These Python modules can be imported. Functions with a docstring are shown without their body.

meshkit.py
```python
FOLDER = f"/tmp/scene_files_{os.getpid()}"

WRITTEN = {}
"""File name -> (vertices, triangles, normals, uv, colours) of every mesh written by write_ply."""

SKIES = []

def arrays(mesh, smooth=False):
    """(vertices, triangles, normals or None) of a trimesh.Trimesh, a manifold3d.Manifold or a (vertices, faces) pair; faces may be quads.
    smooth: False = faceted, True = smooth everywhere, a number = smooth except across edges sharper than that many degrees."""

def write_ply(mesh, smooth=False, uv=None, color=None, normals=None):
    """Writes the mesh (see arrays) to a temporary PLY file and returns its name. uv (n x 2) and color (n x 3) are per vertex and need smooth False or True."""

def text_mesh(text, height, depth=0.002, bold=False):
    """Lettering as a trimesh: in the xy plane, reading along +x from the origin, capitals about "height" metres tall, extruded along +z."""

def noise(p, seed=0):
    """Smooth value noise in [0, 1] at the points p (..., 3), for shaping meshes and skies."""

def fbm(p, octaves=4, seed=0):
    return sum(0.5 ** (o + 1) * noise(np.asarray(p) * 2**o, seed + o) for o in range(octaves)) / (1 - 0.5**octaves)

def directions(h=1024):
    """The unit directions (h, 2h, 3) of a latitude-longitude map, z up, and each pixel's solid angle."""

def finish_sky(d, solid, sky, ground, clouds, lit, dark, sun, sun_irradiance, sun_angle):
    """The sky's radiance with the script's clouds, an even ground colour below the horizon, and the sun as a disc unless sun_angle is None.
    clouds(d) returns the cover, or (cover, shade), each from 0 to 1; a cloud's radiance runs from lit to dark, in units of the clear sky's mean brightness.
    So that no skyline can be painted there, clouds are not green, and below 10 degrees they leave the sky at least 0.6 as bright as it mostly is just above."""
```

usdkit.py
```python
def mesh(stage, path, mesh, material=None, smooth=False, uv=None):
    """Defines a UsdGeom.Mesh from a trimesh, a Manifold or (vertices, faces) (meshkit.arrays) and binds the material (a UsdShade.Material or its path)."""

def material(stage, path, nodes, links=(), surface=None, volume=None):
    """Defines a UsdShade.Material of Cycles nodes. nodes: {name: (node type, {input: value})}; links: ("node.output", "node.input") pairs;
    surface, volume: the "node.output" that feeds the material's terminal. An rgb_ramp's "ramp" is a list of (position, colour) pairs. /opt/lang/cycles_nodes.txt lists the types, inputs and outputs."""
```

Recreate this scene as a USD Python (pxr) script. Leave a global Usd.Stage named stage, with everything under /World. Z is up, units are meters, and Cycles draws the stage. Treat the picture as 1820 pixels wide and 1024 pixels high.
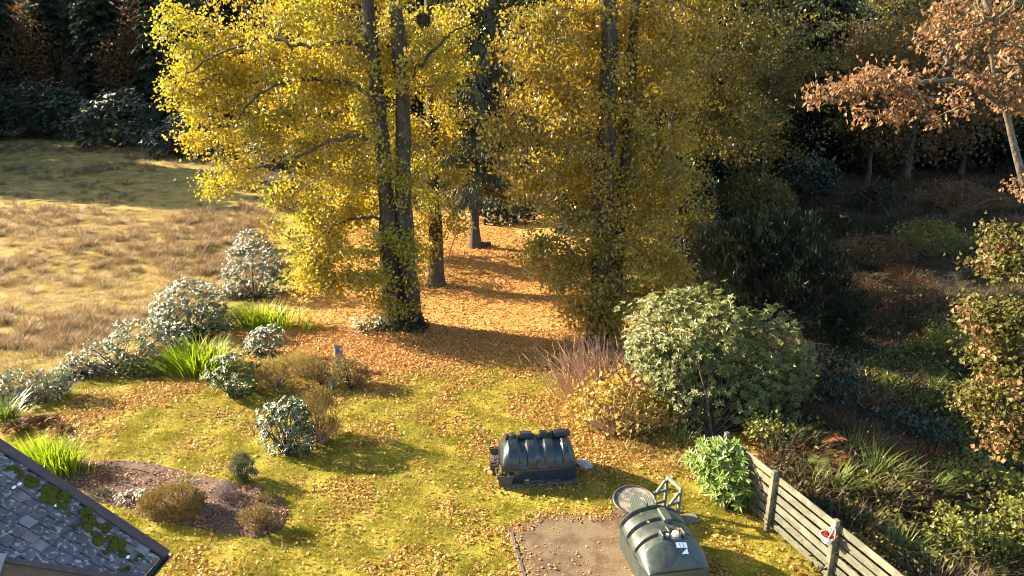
import math, random
import numpy as np, trimesh
from scipy.spatial import cKDTree, Delaunay
from shapely.geometry import Polygon, Point, LineString
import usdkit, meshkit
from pxr import Usd, UsdGeom, UsdLux, UsdShade, Gf, Sdf, Vt

stage = Usd.Stage.CreateInMemory()
UsdGeom.SetStageUpAxis(stage, "Z"); UsdGeom.SetStageMetersPerUnit(stage, 1.0)
UsdGeom.Xform.Define(stage, "/World"); UsdGeom.Scope.Define(stage, "/World/Looks")
stage.SetDefaultPrim(stage.GetPrimAtPath("/World"))

# ------------------------------------------------------------------ camera, sky, sun, exposure
CAM_H, PITCH, FPX = 9.0, math.radians(17.0), 1213.33       # a drone nine metres up, looking 17 degrees down
SUN_AZ, SUN_EL = math.radians(-71.0), math.radians(23.0)   # azimuth from +y towards +x
SUN_I, SKY_S, EXPOSURE = 1.25, 0.068, 2.4
HAZE = 0.0                                             # density of the air's haze
cam = UsdGeom.Camera.Define(stage, "/World/camera")
cam.CreateHorizontalApertureAttr(36.0); cam.CreateVerticalApertureAttr(20.25); cam.CreateFocalLengthAttr(24.0)
cam.CreateClippingRangeAttr(Gf.Vec2f(0.1, 2000)); cam.CreateExposureAttr(EXPOSURE)
cam.AddTranslateOp().Set(Gf.Vec3d(0, 0, CAM_H)); cam.AddRotateXOp().Set(90 - math.degrees(PITCH))

sky = UsdLux.DomeLight.Define(stage, "/World/sky")
skym = usdkit.material(stage, "/World/Looks/sky_mat", {
    "t": ("sky_texture", {"sky_type": "single_scattering", "sun_disc": False, "sun_elevation": SUN_EL, "sun_rotation": SUN_AZ, "aerosol_density": 1.5}),
    "b": ("background_shader", {"strength": SKY_S})}, [("t.color", "b.color")], surface="b.background")
UsdShade.MaterialBindingAPI.Apply(sky.GetPrim()).Bind(skym)
sky.GetPrim().SetCustomDataByKey("kind", "structure"); sky.GetPrim().SetCustomDataByKey("label", "clear autumn sky above the garden")

sun = UsdLux.DistantLight.Define(stage, "/World/sun")
sun.CreateIntensityAttr(SUN_I); sun.CreateAngleAttr(0.5); sun.CreateColorAttr(Gf.Vec3f(1.0, 0.80, 0.56)); sun.CreateNormalizeAttr(True)
sun.AddRotateZOp().Set(-math.degrees(SUN_AZ)); sun.AddRotateXOp().Set(-(90 - math.degrees(SUN_EL)))
# -z of the light after rotating: points away from the sun

# ------------------------------------------------------------------ helpers
RNG = np.random.default_rng(7)
def rng_of(seed): return np.random.default_rng(seed)
def unit(a): a = np.asarray(a, float); return a / np.maximum(np.linalg.norm(a, axis=-1, keepdims=True), 1e-9)
def smooth(a, b, x): t = np.clip((x - a) / (b - a), 0, 1); return t * t * (3 - 2 * t)

def ray(px, py):
    u, v = (px - 910) / FPX, (py - 512) / FPX
    return np.array([u, math.cos(PITCH) - v * math.sin(PITCH), -math.sin(PITCH) - v * math.cos(PITCH)])
def at_y(px, py, y):                                        # the point of a sight line at distance y
    d = ray(px, py); return np.array([0, 0, CAM_H]) + d * (y / d[1])
def flat(px, py, z=0.0):
    d = ray(px, py); return np.array([0, 0, CAM_H]) + d * ((z - CAM_H) / d[2])
def scale_at(p): return FPX / (p[1] * math.cos(PITCH) + (CAM_H - p[2]) * math.sin(PITCH))   # photo pixels per metre at p

FENCE_A, FENCE_B = flat(1292, 778, 1.3)[:2], flat(1513, 955, 1.3)[:2]
FD = unit(FENCE_B - FENCE_A); FN = np.array([-FD[1], FD[0]])
if FN[0] < 0: FN = -FN
def terrain(x, y):
    x, y = np.asarray(x, float), np.asarray(y, float)
    back = np.maximum(0, y - 27)
    z = 0.042 * back * (1 - 0.35 * smooth(-4, 8, x)) * smooth(0, 8, back)
    d = (x - FENCE_A[0]) * FN[0] + (y - FENCE_A[1]) * FN[1]            # metres beyond the fence line
    d2 = np.where(y > 13.5, x - 6.6 - 0.12 * (y - 13.5), d)
    z = z - 1.3 * smooth(0.5, 6, np.minimum(d, d2)) * (1 - 0.6 * smooth(14, 30, x))
    z = z + 0.36 * np.maximum(0, y - 100) * smooth(100, 125, y) + 0.10 * np.maximum(0, -x - 75)
    p = np.stack([x * 0.22, y * 0.22, 0 * x], -1)
    z = z + (meshkit.fbm(p, 3, 3) - 0.5) * 0.35 * smooth(-7, -13, x) * smooth(10, 16, y)
    p = np.stack([x * 0.35, y * 0.35, 0 * x], -1)
    z = z + (meshkit.fbm(p, 3, 9) - 0.5) * (0.10 + 0.5 * smooth(7, 12, x))
    return z
def tz(x, y): return float(terrain(np.array([x]), np.array([y]))[0])
def gp(px, py):                                             # where the sight line meets the ground
    z = 0.0
    for _ in range(14):
        p = flat(px, py, z) if ray(px, py)[2] < -0.01 else at_y(px, py, 120.)
        if p[1] > 130 or p[1] < 0: p = at_y(px, py, 130.)
        z = 0.5 * z + 0.5 * tz(p[0], p[1])
    return np.array([p[0], p[1], tz(p[0], p[1])])

class MB:                                                   # collects shapes that become one mesh
    def __init__(s): s.v, s.f, s.n = [], [], 0
    def add(s, v, f):
        v, f = np.asarray(v, float).reshape(-1, 3), np.asarray(f, int)
        if f.shape[1] == 4: f = np.vstack([f[:, [0, 1, 2]], f[:, [0, 2, 3]]])
        s.v.append(v); s.f.append(f + s.n); s.n += len(v); return s
    def tri(s, m, T=None):
        v = np.array(m.vertices)
        if T is not None: v = v @ np.asarray(T)[:3, :3].T + np.asarray(T)[:3, 3]
        return s.add(v, np.array(m.faces))
    def tube(s, pts, r, sides=5, cap=False):
        pts = np.asarray(pts, float); n = len(pts); r = np.broadcast_to(np.asarray(r, float), (n,))
        t = unit(np.gradient(pts, axis=0)); up = np.array([0.31, 0.17, 0.93]) if abs(t[0, 2]) < 0.9 else np.array([0.93, 0.2, 0.3])
        a = unit(np.cross(t, up)); b = np.cross(t, a)
        k = np.arange(sides) * 2 * np.pi / sides
        v = pts[:, None] + r[:, None, None] * (a[:, None] * np.cos(k)[None, :, None] + b[:, None] * np.sin(k)[None, :, None])
        i = np.arange(n - 1)[:, None] * sides; j = np.arange(sides)[None]; j2 = (j + 1) % sides
        f = np.stack([i + j, i + j2, i + sides + j2, i + sides + j], -1).reshape(-1, 4)
        s.add(v.reshape(-1, 3), f)
        if cap:
            for e, rows in ((0, slice(0, sides)), (n - 1, slice((n - 1) * sides, n * sides))):
                vv = np.vstack([v.reshape(-1, 3)[rows], pts[e]]); q = np.arange(sides)
                ff = np.stack([q, np.full(sides, sides), (q + 1) % sides], 1)
                s.add(vv, ff if e == 0 else ff[:, ::-1])
        return s
    def box(s, c, size, rot=None, bevel=0.0):
        x, y, z = np.asarray(size, float) / 2
        v = np.array([[i * x, j * y, k * z] for i in (-1, 1) for j in (-1, 1) for k in (-1, 1)])
        if bevel > 0:
            vs = []
            for ax in range(3):
                w = v.copy(); w[:, [k for k in range(3) if k != ax]] -= np.sign(w[:, [k for k in range(3) if k != ax]]) * bevel; vs.append(w)
            h = trimesh.convex.convex_hull(np.vstack(vs)); v, f = np.array(h.vertices), np.array(h.faces)
        else:
            f = np.array([[0, 1, 3], [0, 3, 2], [4, 6, 7], [4, 7, 5], [0, 4, 5], [0, 5, 1], [2, 3, 7], [2, 7, 6], [0, 2, 6], [0, 6, 4], [1, 5, 7], [1, 7, 3]])
        if rot is not None: v = v @ np.asarray(rot).T
        return s.add(v + np.asarray(c, float), f)
    def leaves(s, P, D, N, L, W, fold=0.22, curl=0.1):      # kites folded along the midrib, one island each
        P = np.asarray(P, float); n = len(P); D = unit(D); L = np.broadcast_to(L, (n,))[:, None]; W = np.broadcast_to(W, (n,))[:, None]
        S = unit(np.cross(D, N)); N = unit(np.cross(S, D))
        v = np.stack([P, P + D * L * 0.45 + S * W / 2 + N * W * fold, P + D * L - N * L * curl, P + D * L * 0.45 - S * W / 2 + N * W * fold], 1)
        i = np.arange(n)[:, None] * 4
        return s.add(v.reshape(-1, 3), np.concatenate([i + [0, 1, 2], i + [0, 2, 3]], 0))
    def leaves6(s, P, D, N, L, W, fold=0.08, curl=0.1):     # longer leaves: six corners, four triangles
        P = np.asarray(P, float); n = len(P); D = unit(D); L = np.broadcast_to(L, (n,))[:, None]; W = np.broadcast_to(W, (n,))[:, None]
        S = unit(np.cross(D, N)); N = unit(np.cross(S, D))
        a, b = P + D * L * 0.35 + N * L * curl * 0.25, P + D * L * 0.72 + N * L * curl * 0.1
        v = np.stack([P, a + S * W / 2 + N * W * fold, b + S * W * 0.4 + N * W * fold, P + D * L - N * L * curl * 0.5, b - S * W * 0.4 + N * W * fold, a - S * W / 2 + N * W * fold], 1)
        i = np.arange(n)[:, None] * 6
        return s.add(v.reshape(-1, 3), np.concatenate([i + [0, 1, 2], i + [0, 2, 3], i + [0, 3, 4], i + [0, 4, 5]], 0))
    def blades(s, B, D, L, W, bend, seg=4):                 # arching strap leaves from base points B, leaning along D
        B = np.asarray(B, float); n = len(B); L = np.broadcast_to(L, (n,)); W = np.broadcast_to(W, (n,)); bend = np.broadcast_to(bend, (n,))
        H = unit(np.stack([D[:, 0], D[:, 1], np.zeros(n)], 1)); lean = np.broadcast_to(np.linalg.norm(D[:, :2], axis=1), (n,))
        S = np.stack([-H[:, 1], H[:, 0], np.zeros(n)], 1); p = B.copy(); rows = []
        for k in range(seg + 1):
            t = k / seg; w = (W * (1 - t ** 2.2) * (0.6 + 0.4 * min(1, 3 * t)))[:, None] / 2 + 1e-4
            rows += [p + S * w, p - S * w]
            ang = lean + bend * t
            p = p + (H * np.sin(ang)[:, None] + np.array([0, 0, 1]) * np.cos(ang)[:, None]) * (L / seg)[:, None]
        m = 2 * (seg + 1); v = np.stack(rows, 1).reshape(-1, 3); i = np.arange(n)[:, None] * m; f = []
        for k in range(seg): f += [i + [2 * k, 2 * k + 1, 2 * k + 3], i + [2 * k, 2 * k + 3, 2 * k + 2]]
        return s.add(v, np.concatenate(f, 0))
    def arrays(s): return np.vstack(s.v), np.vstack(s.f)
    def moved(s, off): v, f = s.arrays(); return (v - np.asarray(off, float), f)

USED = {}
def numbered(parent, name):
    k = (parent, name); n = USED.get(k, -1) + 1; USED[k] = n
    return f"{parent}/{name}" if n == 0 else f"{parent}/{name}_{n:03d}"
def custom(prim, **kw):
    for k, v in kw.items():
        if v is not None: prim.SetCustomDataByKey(k, v)
    return prim
def thing(name, label, category, loc=(0, 0, 0), rz=0.0, scale=1.0, group=None, kind=None):
    x = UsdGeom.Xform.Define(stage, numbered("/World", name))
    x.AddTranslateOp().Set(Gf.Vec3d(*map(float, loc))); x.AddRotateZOp().Set(float(rz)); x.AddScaleOp().Set(Gf.Vec3f(*(np.ones(3) * scale).tolist()))
    return custom(x.GetPrim(), label=label, category=category, group=group, kind=kind)
def part(parent, name, mesh, mat, smooth_=False, label=None, kind=None, normals=None):
    if isinstance(mesh, MB): mesh = mesh.arrays()
    p = usdkit.mesh(stage, numbered(str(parent.GetPath()), name), mesh, M[mat] if isinstance(mat, str) else mat, smooth=smooth_)
    return custom(p.GetPrim(), label=label, kind=kind)
def solo(name, mesh, mat, label, category=None, group=None, kind=None, smooth_=False):
    if isinstance(mesh, MB): mesh = mesh.arrays()
    p = usdkit.mesh(stage, numbered("/World", name), mesh, M[mat] if isinstance(mat, str) else mat, smooth=smooth_)
    return custom(p.GetPrim(), label=label, category=category, group=group, kind=kind)
def copy_of(src, label, loc, rz=0.0, scale=1.0, group=None):
    base = src.GetName().rstrip("0123456789").rstrip("_")
    x = UsdGeom.Xform.Define(stage, numbered("/World", base)); p = x.GetPrim()
    p.GetReferences().AddInternalReference(src.GetPath())
    p.GetAttribute("xformOp:translate").Set(Gf.Vec3d(*map(float, loc))); p.GetAttribute("xformOp:rotateZ").Set(float(rz))
    p.GetAttribute("xformOp:scale").Set(Gf.Vec3f(*(np.ones(3) * scale).tolist()))
    p.SetInstanceable(True)
    return custom(p, label=label, category=src.GetCustomDataByKey("category"), group=group or src.GetCustomDataByKey("group"))
def instancer(name, protos, pos, which, rz, sc, label, category=None, kind="stuff", tilt=None):
    pi = UsdGeom.PointInstancer.Define(stage, numbered("/World", name)); path = str(pi.GetPath())
    UsdGeom.Scope.Define(stage, path + "/kinds"); targets = []
    for i, (nm, mesh, mat) in enumerate(protos):
        m = usdkit.mesh(stage, f"{path}/kinds/{nm}", mesh.arrays() if isinstance(mesh, MB) else mesh, M[mat], smooth=False); targets.append(m.GetPath())
    pi.CreatePrototypesRel().SetTargets(targets)
    n = len(pos); pi.CreatePositionsAttr(Vt.Vec3fArray.FromNumpy(np.asarray(pos, np.float32)))
    pi.CreateProtoIndicesAttr(Vt.IntArray.FromNumpy(np.asarray(which, np.int32)))
    q = np.zeros((n, 4), np.float32); q[:, 0] = np.cos(np.asarray(rz) / 2); q[:, 3] = np.sin(np.asarray(rz) / 2)
    pi.CreateOrientationsAttr(Vt.QuathArray([Gf.Quath(float(a), 0.0, 0.0, float(b)) for a, b in zip(q[:, 0], q[:, 3])]))
    s = np.asarray(sc, np.float32); pi.CreateScalesAttr(Vt.Vec3fArray.FromNumpy(np.stack([s, s, s], 1) if s.ndim == 1 else s))
    return custom(pi.GetPrim(), label=label, category=category, kind=kind)

# ------------------------------------------------------------------ materials
M = {}
def mat(name, nodes, links, surface="p.BSDF"): M[name] = usdkit.material(stage, "/World/Looks/" + name, nodes, links, surface=surface); return M[name]
def leaf_mat(name, ramp, transl=0.4, rough=0.45, spec=0.5, tint=1.15, patch=None, pscale=0.6, gloss=0.0, grough=0.38):
    """Leaves: a colour for each leaf, broad natural variation through the plant, light passing through the blade, a waxy sheen."""
    n = {"g": ("geometry", {}), "r": ("rgb_ramp", {"ramp": ramp}), "p": ("principled_bsdf", {"roughness": rough, "specular_ior_level": spec}),
         "t": ("translucent_bsdf", {}), "m": ("mix_closure", {"fac": transl}), "h": ("hsv", {"saturation": 1.03, "value": tint})}
    l = [("g.random_per_island", "r.fac"), ("h.color", "t.color"), ("p.BSDF", "m.closure1"), ("t.BSDF", "m.closure2")]
    src, out = "r.color", "m.closure"
    if patch:
        n |= {"n": ("noise_texture", {"scale": pscale, "detail": 2.0}), "nr": ("map_range", {"from_min": 0.46, "from_max": 0.62, "clamp": True}), "mc": ("mix_color", {"b": patch, "a": (0, 0, 0)}), "k": ("math", {"math_type": "multiply", "value2": 0.75})}
        l += [("g.position", "n.vector"), ("n.fac", "nr.value"), ("nr.result", "k.value1"), ("k.value", "mc.fac"), ("r.color", "mc.a")]; src = "mc.result"
    if gloss:
        n |= {"gl": ("glossy_bsdf", {"color": (1, 1, 1), "roughness": grough}), "gm": ("mix_closure", {"fac": gloss})}
        l += [("m.closure", "gm.closure1"), ("gl.BSDF", "gm.closure2")]; out = "gm.closure"
    l += [(src, "p.base_color"), (src, "h.color")]
    return mat(name, n, l, out)
def bark_mat(name, a, b, scale=6.0, stretch=0.25, rough=0.9, lichen=None):
    n = {"c": ("texture_coordinate", {}), "mp": ("mapping", {"scale": (1, 1, stretch)}), "n": ("noise_texture", {"scale": scale, "detail": 6.0, "roughness": 0.65}),
         "r": ("rgb_ramp", {"ramp": [(0.3, a), (0.7, b)]}), "p": ("principled_bsdf", {"roughness": rough}), "b": ("bump", {"strength": 1.0, "distance": 0.10})}
    l = [("c.object", "mp.vector"), ("mp.vector", "n.vector"), ("n.fac", "r.fac"), ("n.fac", "b.height"), ("b.normal", "p.normal")]
    if lichen:
        n |= {"n2": ("noise_texture", {"scale": 3.0, "detail": 5.0, "roughness": 0.7}), "k": ("map_range", {"from_min": 0.53, "from_max": 0.6, "clamp": True}), "mc": ("mix_color", {"b": lichen})}
        l += [("c.object", "n2.vector"), ("n2.fac", "k.value"), ("k.result", "mc.fac"), ("r.color", "mc.a"), ("mc.result", "p.base_color")]
    else: l += [("r.color", "p.base_color")]
    return mat(name, n, l)
def plain_mat(name, a, b, scale=12.0, rough=0.6, bump=0.0, spec=0.5, detail=5.0, metallic=0.0):
    n = {"c": ("texture_coordinate", {}), "n": ("noise_texture", {"scale": scale, "detail": detail, "roughness": 0.6}), "r": ("rgb_ramp", {"ramp": [(0.32, a), (0.68, b)]}),
         "p": ("principled_bsdf", {"roughness": rough, "specular_ior_level": spec, "metallic": metallic})}
    l = [("c.object", "n.vector"), ("n.fac", "r.fac"), ("r.color", "p.base_color")]
    if bump: n |= {"b": ("bump", {"strength": bump, "distance": 0.02})}; l += [("n.fac", "b.height"), ("b.normal", "p.normal")]
    return mat(name, n, l)

leaf_mat("lime_leaf", [(0, (.43, .33, .022)), (.2, (.50, .40, .03)), (.4, (.38, .34, .026)), (.58, (.22, .26, .02)), (.72, (.09, .115, .014)), (.83, (.46, .25, .022)), (.92, (.20, .10, .02)), (1, (.58, .49, .16))], 0.48, 0.5, 0.3, patch=(.26, .29, .022), pscale=0.35, gloss=.045)
leaf_mat("amber_leaf", [(0, (.40, .28, .022)), (.26, (.47, .34, .028)), (.46, (.31, .265, .024)), (.64, (.165, .17, .018)), (.76, (.075, .085, .012)), (.88, (.42, .19, .02)), (.95, (.20, .09, .02)), (1, (.52, .41, .12))], 0.48, 0.5, 0.3, patch=(.22, .20, .022), pscale=0.4, gloss=.045)
leaf_mat("olive_leaf", [(0, (.22, .17, .025)), (.4, (.16, .14, .02)), (.7, (.10, .11, .015)), (1, (.20, .12, .02))], 0.4, 0.4, 0.5, patch=(.09, .10, .02))
leaf_mat("russet_leaf", [(0, (.28, .16, .075)), (.3, (.44, .28, .15)), (.5, (.20, .11, .045)), (.70, (.13, .075, .03)), (.86, (.32, .24, .04)), (1, (.54, .37, .22))], 0.35, 0.5, 0.3)
leaf_mat("sycamore_leaf", [(0, (.10, .10, .022)), (.35, (.07, .08, .018)), (.55, (.16, .12, .035)), (.78, (.22, .135, .06)), (1, (.14, .075, .035))], 0.35, 0.5, 0.3)
leaf_mat("bronze_leaf", [(0, (.16, .095, .04)), (.5, (.10, .068, .03)), (1, (.15, .11, .035))], 0.3, 0.6, 0.3)
leaf_mat("rhodo_leaf", [(0, (.12, .14, .02)), (.35, (.22, .23, .035)), (.7, (.36, .34, .07)), (.90, (.50, .46, .16)), (.955, (.38, .10, .02)), (1, (.30, .06, .02))], 0.35, 0.5, 0.3, gloss=0.03, grough=.42)
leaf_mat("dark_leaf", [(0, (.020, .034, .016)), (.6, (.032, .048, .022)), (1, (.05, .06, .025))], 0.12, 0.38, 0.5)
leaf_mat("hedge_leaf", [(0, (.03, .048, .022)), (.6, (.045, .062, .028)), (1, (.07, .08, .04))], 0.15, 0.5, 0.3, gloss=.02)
leaf_mat("laurel_leaf", [(0, (.15, .23, .03)), (.4, (.27, .35, .045)), (.75, (.42, .45, .09)), (1, (.62, .60, .26))], 0.35, 0.5, 0.3, gloss=0.025)
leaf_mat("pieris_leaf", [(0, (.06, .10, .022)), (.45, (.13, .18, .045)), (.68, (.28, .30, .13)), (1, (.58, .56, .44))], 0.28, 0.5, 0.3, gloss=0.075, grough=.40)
leaf_mat("box_leaf", [(0, (.07, .11, .02)), (.5, (.13, .20, .03)), (.88, (.20, .27, .05)), (1, (.36, .38, .16))], 0.35, 0.5, 0.3, gloss=0.02)
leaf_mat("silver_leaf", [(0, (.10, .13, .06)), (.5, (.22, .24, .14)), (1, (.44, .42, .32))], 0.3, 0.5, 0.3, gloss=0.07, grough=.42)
leaf_mat("hydrangea_leaf", [(0, (.38, .28, .06)), (.3, (.48, .36, .10)), (.55, (.24, .23, .04)), (.75, (.30, .27, .06)), (.9, (.40, .20, .05)), (1, (.22, .13, .05))], 0.4, 0.45, 0.4)
leaf_mat("strap_leaf", [(0, (.24, .34, .02)), (.5, (.34, .43, .025)), (.85, (.44, .46, .04)), (1, (.50, .40, .07))], 0.5, 0.45, 0.4)
leaf_mat("sedge_leaf", [(0, (.12, .17, .025)), (.6, (.19, .22, .035)), (1, (.30, .24, .07))], 0.4, 0.4, 0.5)
leaf_mat("straw_blade", [(0, (.38, .30, .17)), (.45, (.54, .44, .28)), (.75, (.24, .20, .06)), (1, (.20, .13, .07))], 0.35, 0.6, 0.3)
leaf_mat("rush_blade", [(0, (.24, .17, .09)), (.4, (.38, .29, .17)), (.75, (.24, .22, .08)), (1, (.52, .43, .29))], 0.35, 0.6, 0.3)
leaf_mat("meadow_blade", [(0, (.36, .28, .07)), (.5, (.46, .36, .11)), (.8, (.28, .26, .05)), (1, (.52, .40, .19))], 0.4, 0.6, 0.3)
leaf_mat("lawn_blade", [(0, (.23, .22, .022)), (.5, (.32, .28, .03)), (.85, (.40, .32, .05)), (1, (.44, .34, .08))], 0.4, 0.5, 0.35)
leaf_mat("bracken_leaf", [(0, (.15, .065, .025)), (.5, (.20, .09, .035)), (1, (.12, .06, .025))], 0.35, 0.7, 0.2)
leaf_mat("fern_leaf", [(0, (.12, .15, .03)), (.6, (.20, .21, .05)), (1, (.30, .22, .07))], 0.4, 0.6, 0.3)
leaf_mat("bramble_leaf", [(0, (.16, .17, .03)), (.4, (.28, .26, .06)), (.7, (.38, .31, .10)), (.88, (.34, .18, .09)), (1, (.18, .09, .05))], 0.35, 0.45, 0.5)
leaf_mat("ground_leaf", [(0, (.042, .045, .016)), (.5, (.065, .055, .024)), (1, (.085, .048, .025))], 0.25, 0.6, 0.3)
leaf_mat("heath_leaf", [(0, (.20, .15, .05)), (.5, (.15, .13, .045)), (1, (.24, .16, .08))], 0.25, 0.6, 0.3)
leaf_mat("fringe_leaf", [(0, (.30, .24, .08)), (.5, (.24, .21, .07)), (1, (.34, .22, .07))], 0.35, 0.55, 0.3)
leaf_mat("grey_leaf", [(0, (.20, .17, .17)), (.5, (.28, .24, .25)), (1, (.22, .21, .17))], 0.25, 0.6, 0.3)
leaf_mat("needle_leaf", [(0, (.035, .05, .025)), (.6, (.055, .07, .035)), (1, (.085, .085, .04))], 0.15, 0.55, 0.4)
leaf_mat("spruce_leaf", [(0, (.11, .13, .08)), (.6, (.17, .19, .11)), (1, (.25, .24, .13))], 0.25, 0.55, 0.4)
leaf_mat("fallen_leaf", [(0, (.50, .28, .09)), (.3, (.58, .37, .14)), (.55, (.43, .20, .065)), (.75, (.30, .13, .06)), (.9, (.62, .47, .25)), (1, (.20, .09, .045))], 0.25, 0.55, 0.35)
leaf_mat("dry_leaf", [(0, (.34, .16, .08)), (.4, (.50, .30, .18)), (.7, (.28, .11, .06)), (1, (.58, .42, .30))], 0.15, 0.6, 0.3)
leaf_mat("red_flower", [(0, (.45, .05, .03)), (.6, (.35, .04, .03)), (.8, (.5, .2, .04)), (1, (.15, .12, .03))], 0.3, 0.5, 0.4)
leaf_mat("moss_leaf", [(0, (.10, .105, .012)), (.6, (.17, .16, .018)), (1, (.07, .08, .012))], 0.2, 0.8, 0.2)
bark_mat("lime_bark", (.012, .009, .006), (.075, .056, .036), 7.0, 0.22, lichen=(.085, .075, .04))
bark_mat("twig_bark", (.12, .09, .06), (.26, .20, .14), 8.0)
bark_mat("dark_bark", (.03, .022, .016), (.08, .06, .045), 5.0)
bark_mat("oak_bark", (.03, .025, .02), (.17, .145, .115), 7.0, 0.5, lichen=(.14, .13, .075))
bark_mat("red_twig", (.30, .17, .10), (.48, .31, .20), 6.0)
bark_mat("stump_wood", (.12, .10, .09), (.34, .30, .27), 14.0, 0.15)
# ------------------------------------------------------------------ the ground: one sheet, cut into lawn, meadow and woodland floor along shared edges
HEDGE = np.array([gp(*q)[:2] for q in [(-250, 830), (0, 715), (120, 662), (290, 600), (400, 545), (470, 510), (520, 470), (470, 330), (420, 285)]])
def hedge_side(x, y):                                       # positive on the meadow side
    hy = np.interp(y, HEDGE[:, 1], HEDGE[:, 0]); return hy - x
def near_line(x, y, pts):
    pts = np.asarray(pts); best = np.full(np.shape(x), 1e9)
    for a, b in zip(pts[:-1], pts[1:]):
        ab = b - a; t = np.clip(((x - a[0]) * ab[0] + (y - a[1]) * ab[1]) / (ab @ ab), 0, 1)
        best = np.minimum(best, np.hypot(x - a[0] - t * ab[0], y - a[1] - t * ab[1]))
    return best
PATH = np.array([gp(*q)[:2] for q in [(860, 400), (850, 470), (860, 520), (840, 575), (760, 600), (640, 610)]])
def litter_at(x, y):
    n = meshkit.fbm(np.stack([x * 0.5, y * 0.5, 0 * x], -1), 3, 21)
    d = near_line(x, y, PATH)
    w = smooth(5.0, 2.0, d + 3.5 * (n - 0.5))
    w = np.maximum(w, smooth(21.5, 25, y + 3 * (n - .5)) * smooth(-11.5, -9.5, x) * smooth(7, 4.5, x) * smooth(52, 40, y))
    w = np.maximum(w, 0.5 * smooth(18.2, 23, y + 4 * (n - 0.5)) * smooth(-9, -6, x) * smooth(5, 3, x))
    bed = near_line(x, y, [gp(*q)[:2] for q in [(60, 745), (200, 715), (330, 680), (480, 650), (560, 600)]])
    w = np.maximum(w, 0.55 * smooth(1.3, 0.3, bed + 1.6 * (n - .5)))
    w = np.maximum(w, 0.7 * smooth(1.6, 0.2, near_line(x, y, [gp(*q)[:2] for q in [(1000, 740), (1100, 810), (1250, 800)]])))
    return np.clip(w, 0, 1) * (hedge_side(x, y) < 0.3) * smooth(9, 7, x)
def masks(x, y):
    n = meshkit.fbm(np.stack([x * 0.3, y * 0.3, 0 * x + 5], -1), 3, 4)
    mead = smooth(-0.4, 0.5, hedge_side(x, y) + 0.6 * (n - .5)) * (y < 140)
    lit = litter_at(x, y)
    fence = (x - FENCE_A[0]) * FN[0] + (y - FENCE_A[1]) * FN[1]
    wild = smooth(0.0, 0.8, np.where(y > 13.6, x - 5.6 - 0.1 * (y - 13.6) + .8 * (n - .5), fence))
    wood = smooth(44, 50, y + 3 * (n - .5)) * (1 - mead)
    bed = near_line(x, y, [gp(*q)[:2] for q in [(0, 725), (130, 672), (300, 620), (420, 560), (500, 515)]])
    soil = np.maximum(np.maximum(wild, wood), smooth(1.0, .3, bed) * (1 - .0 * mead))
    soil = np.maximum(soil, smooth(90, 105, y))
    return np.stack([lit, mead, soil], -1)

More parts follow.
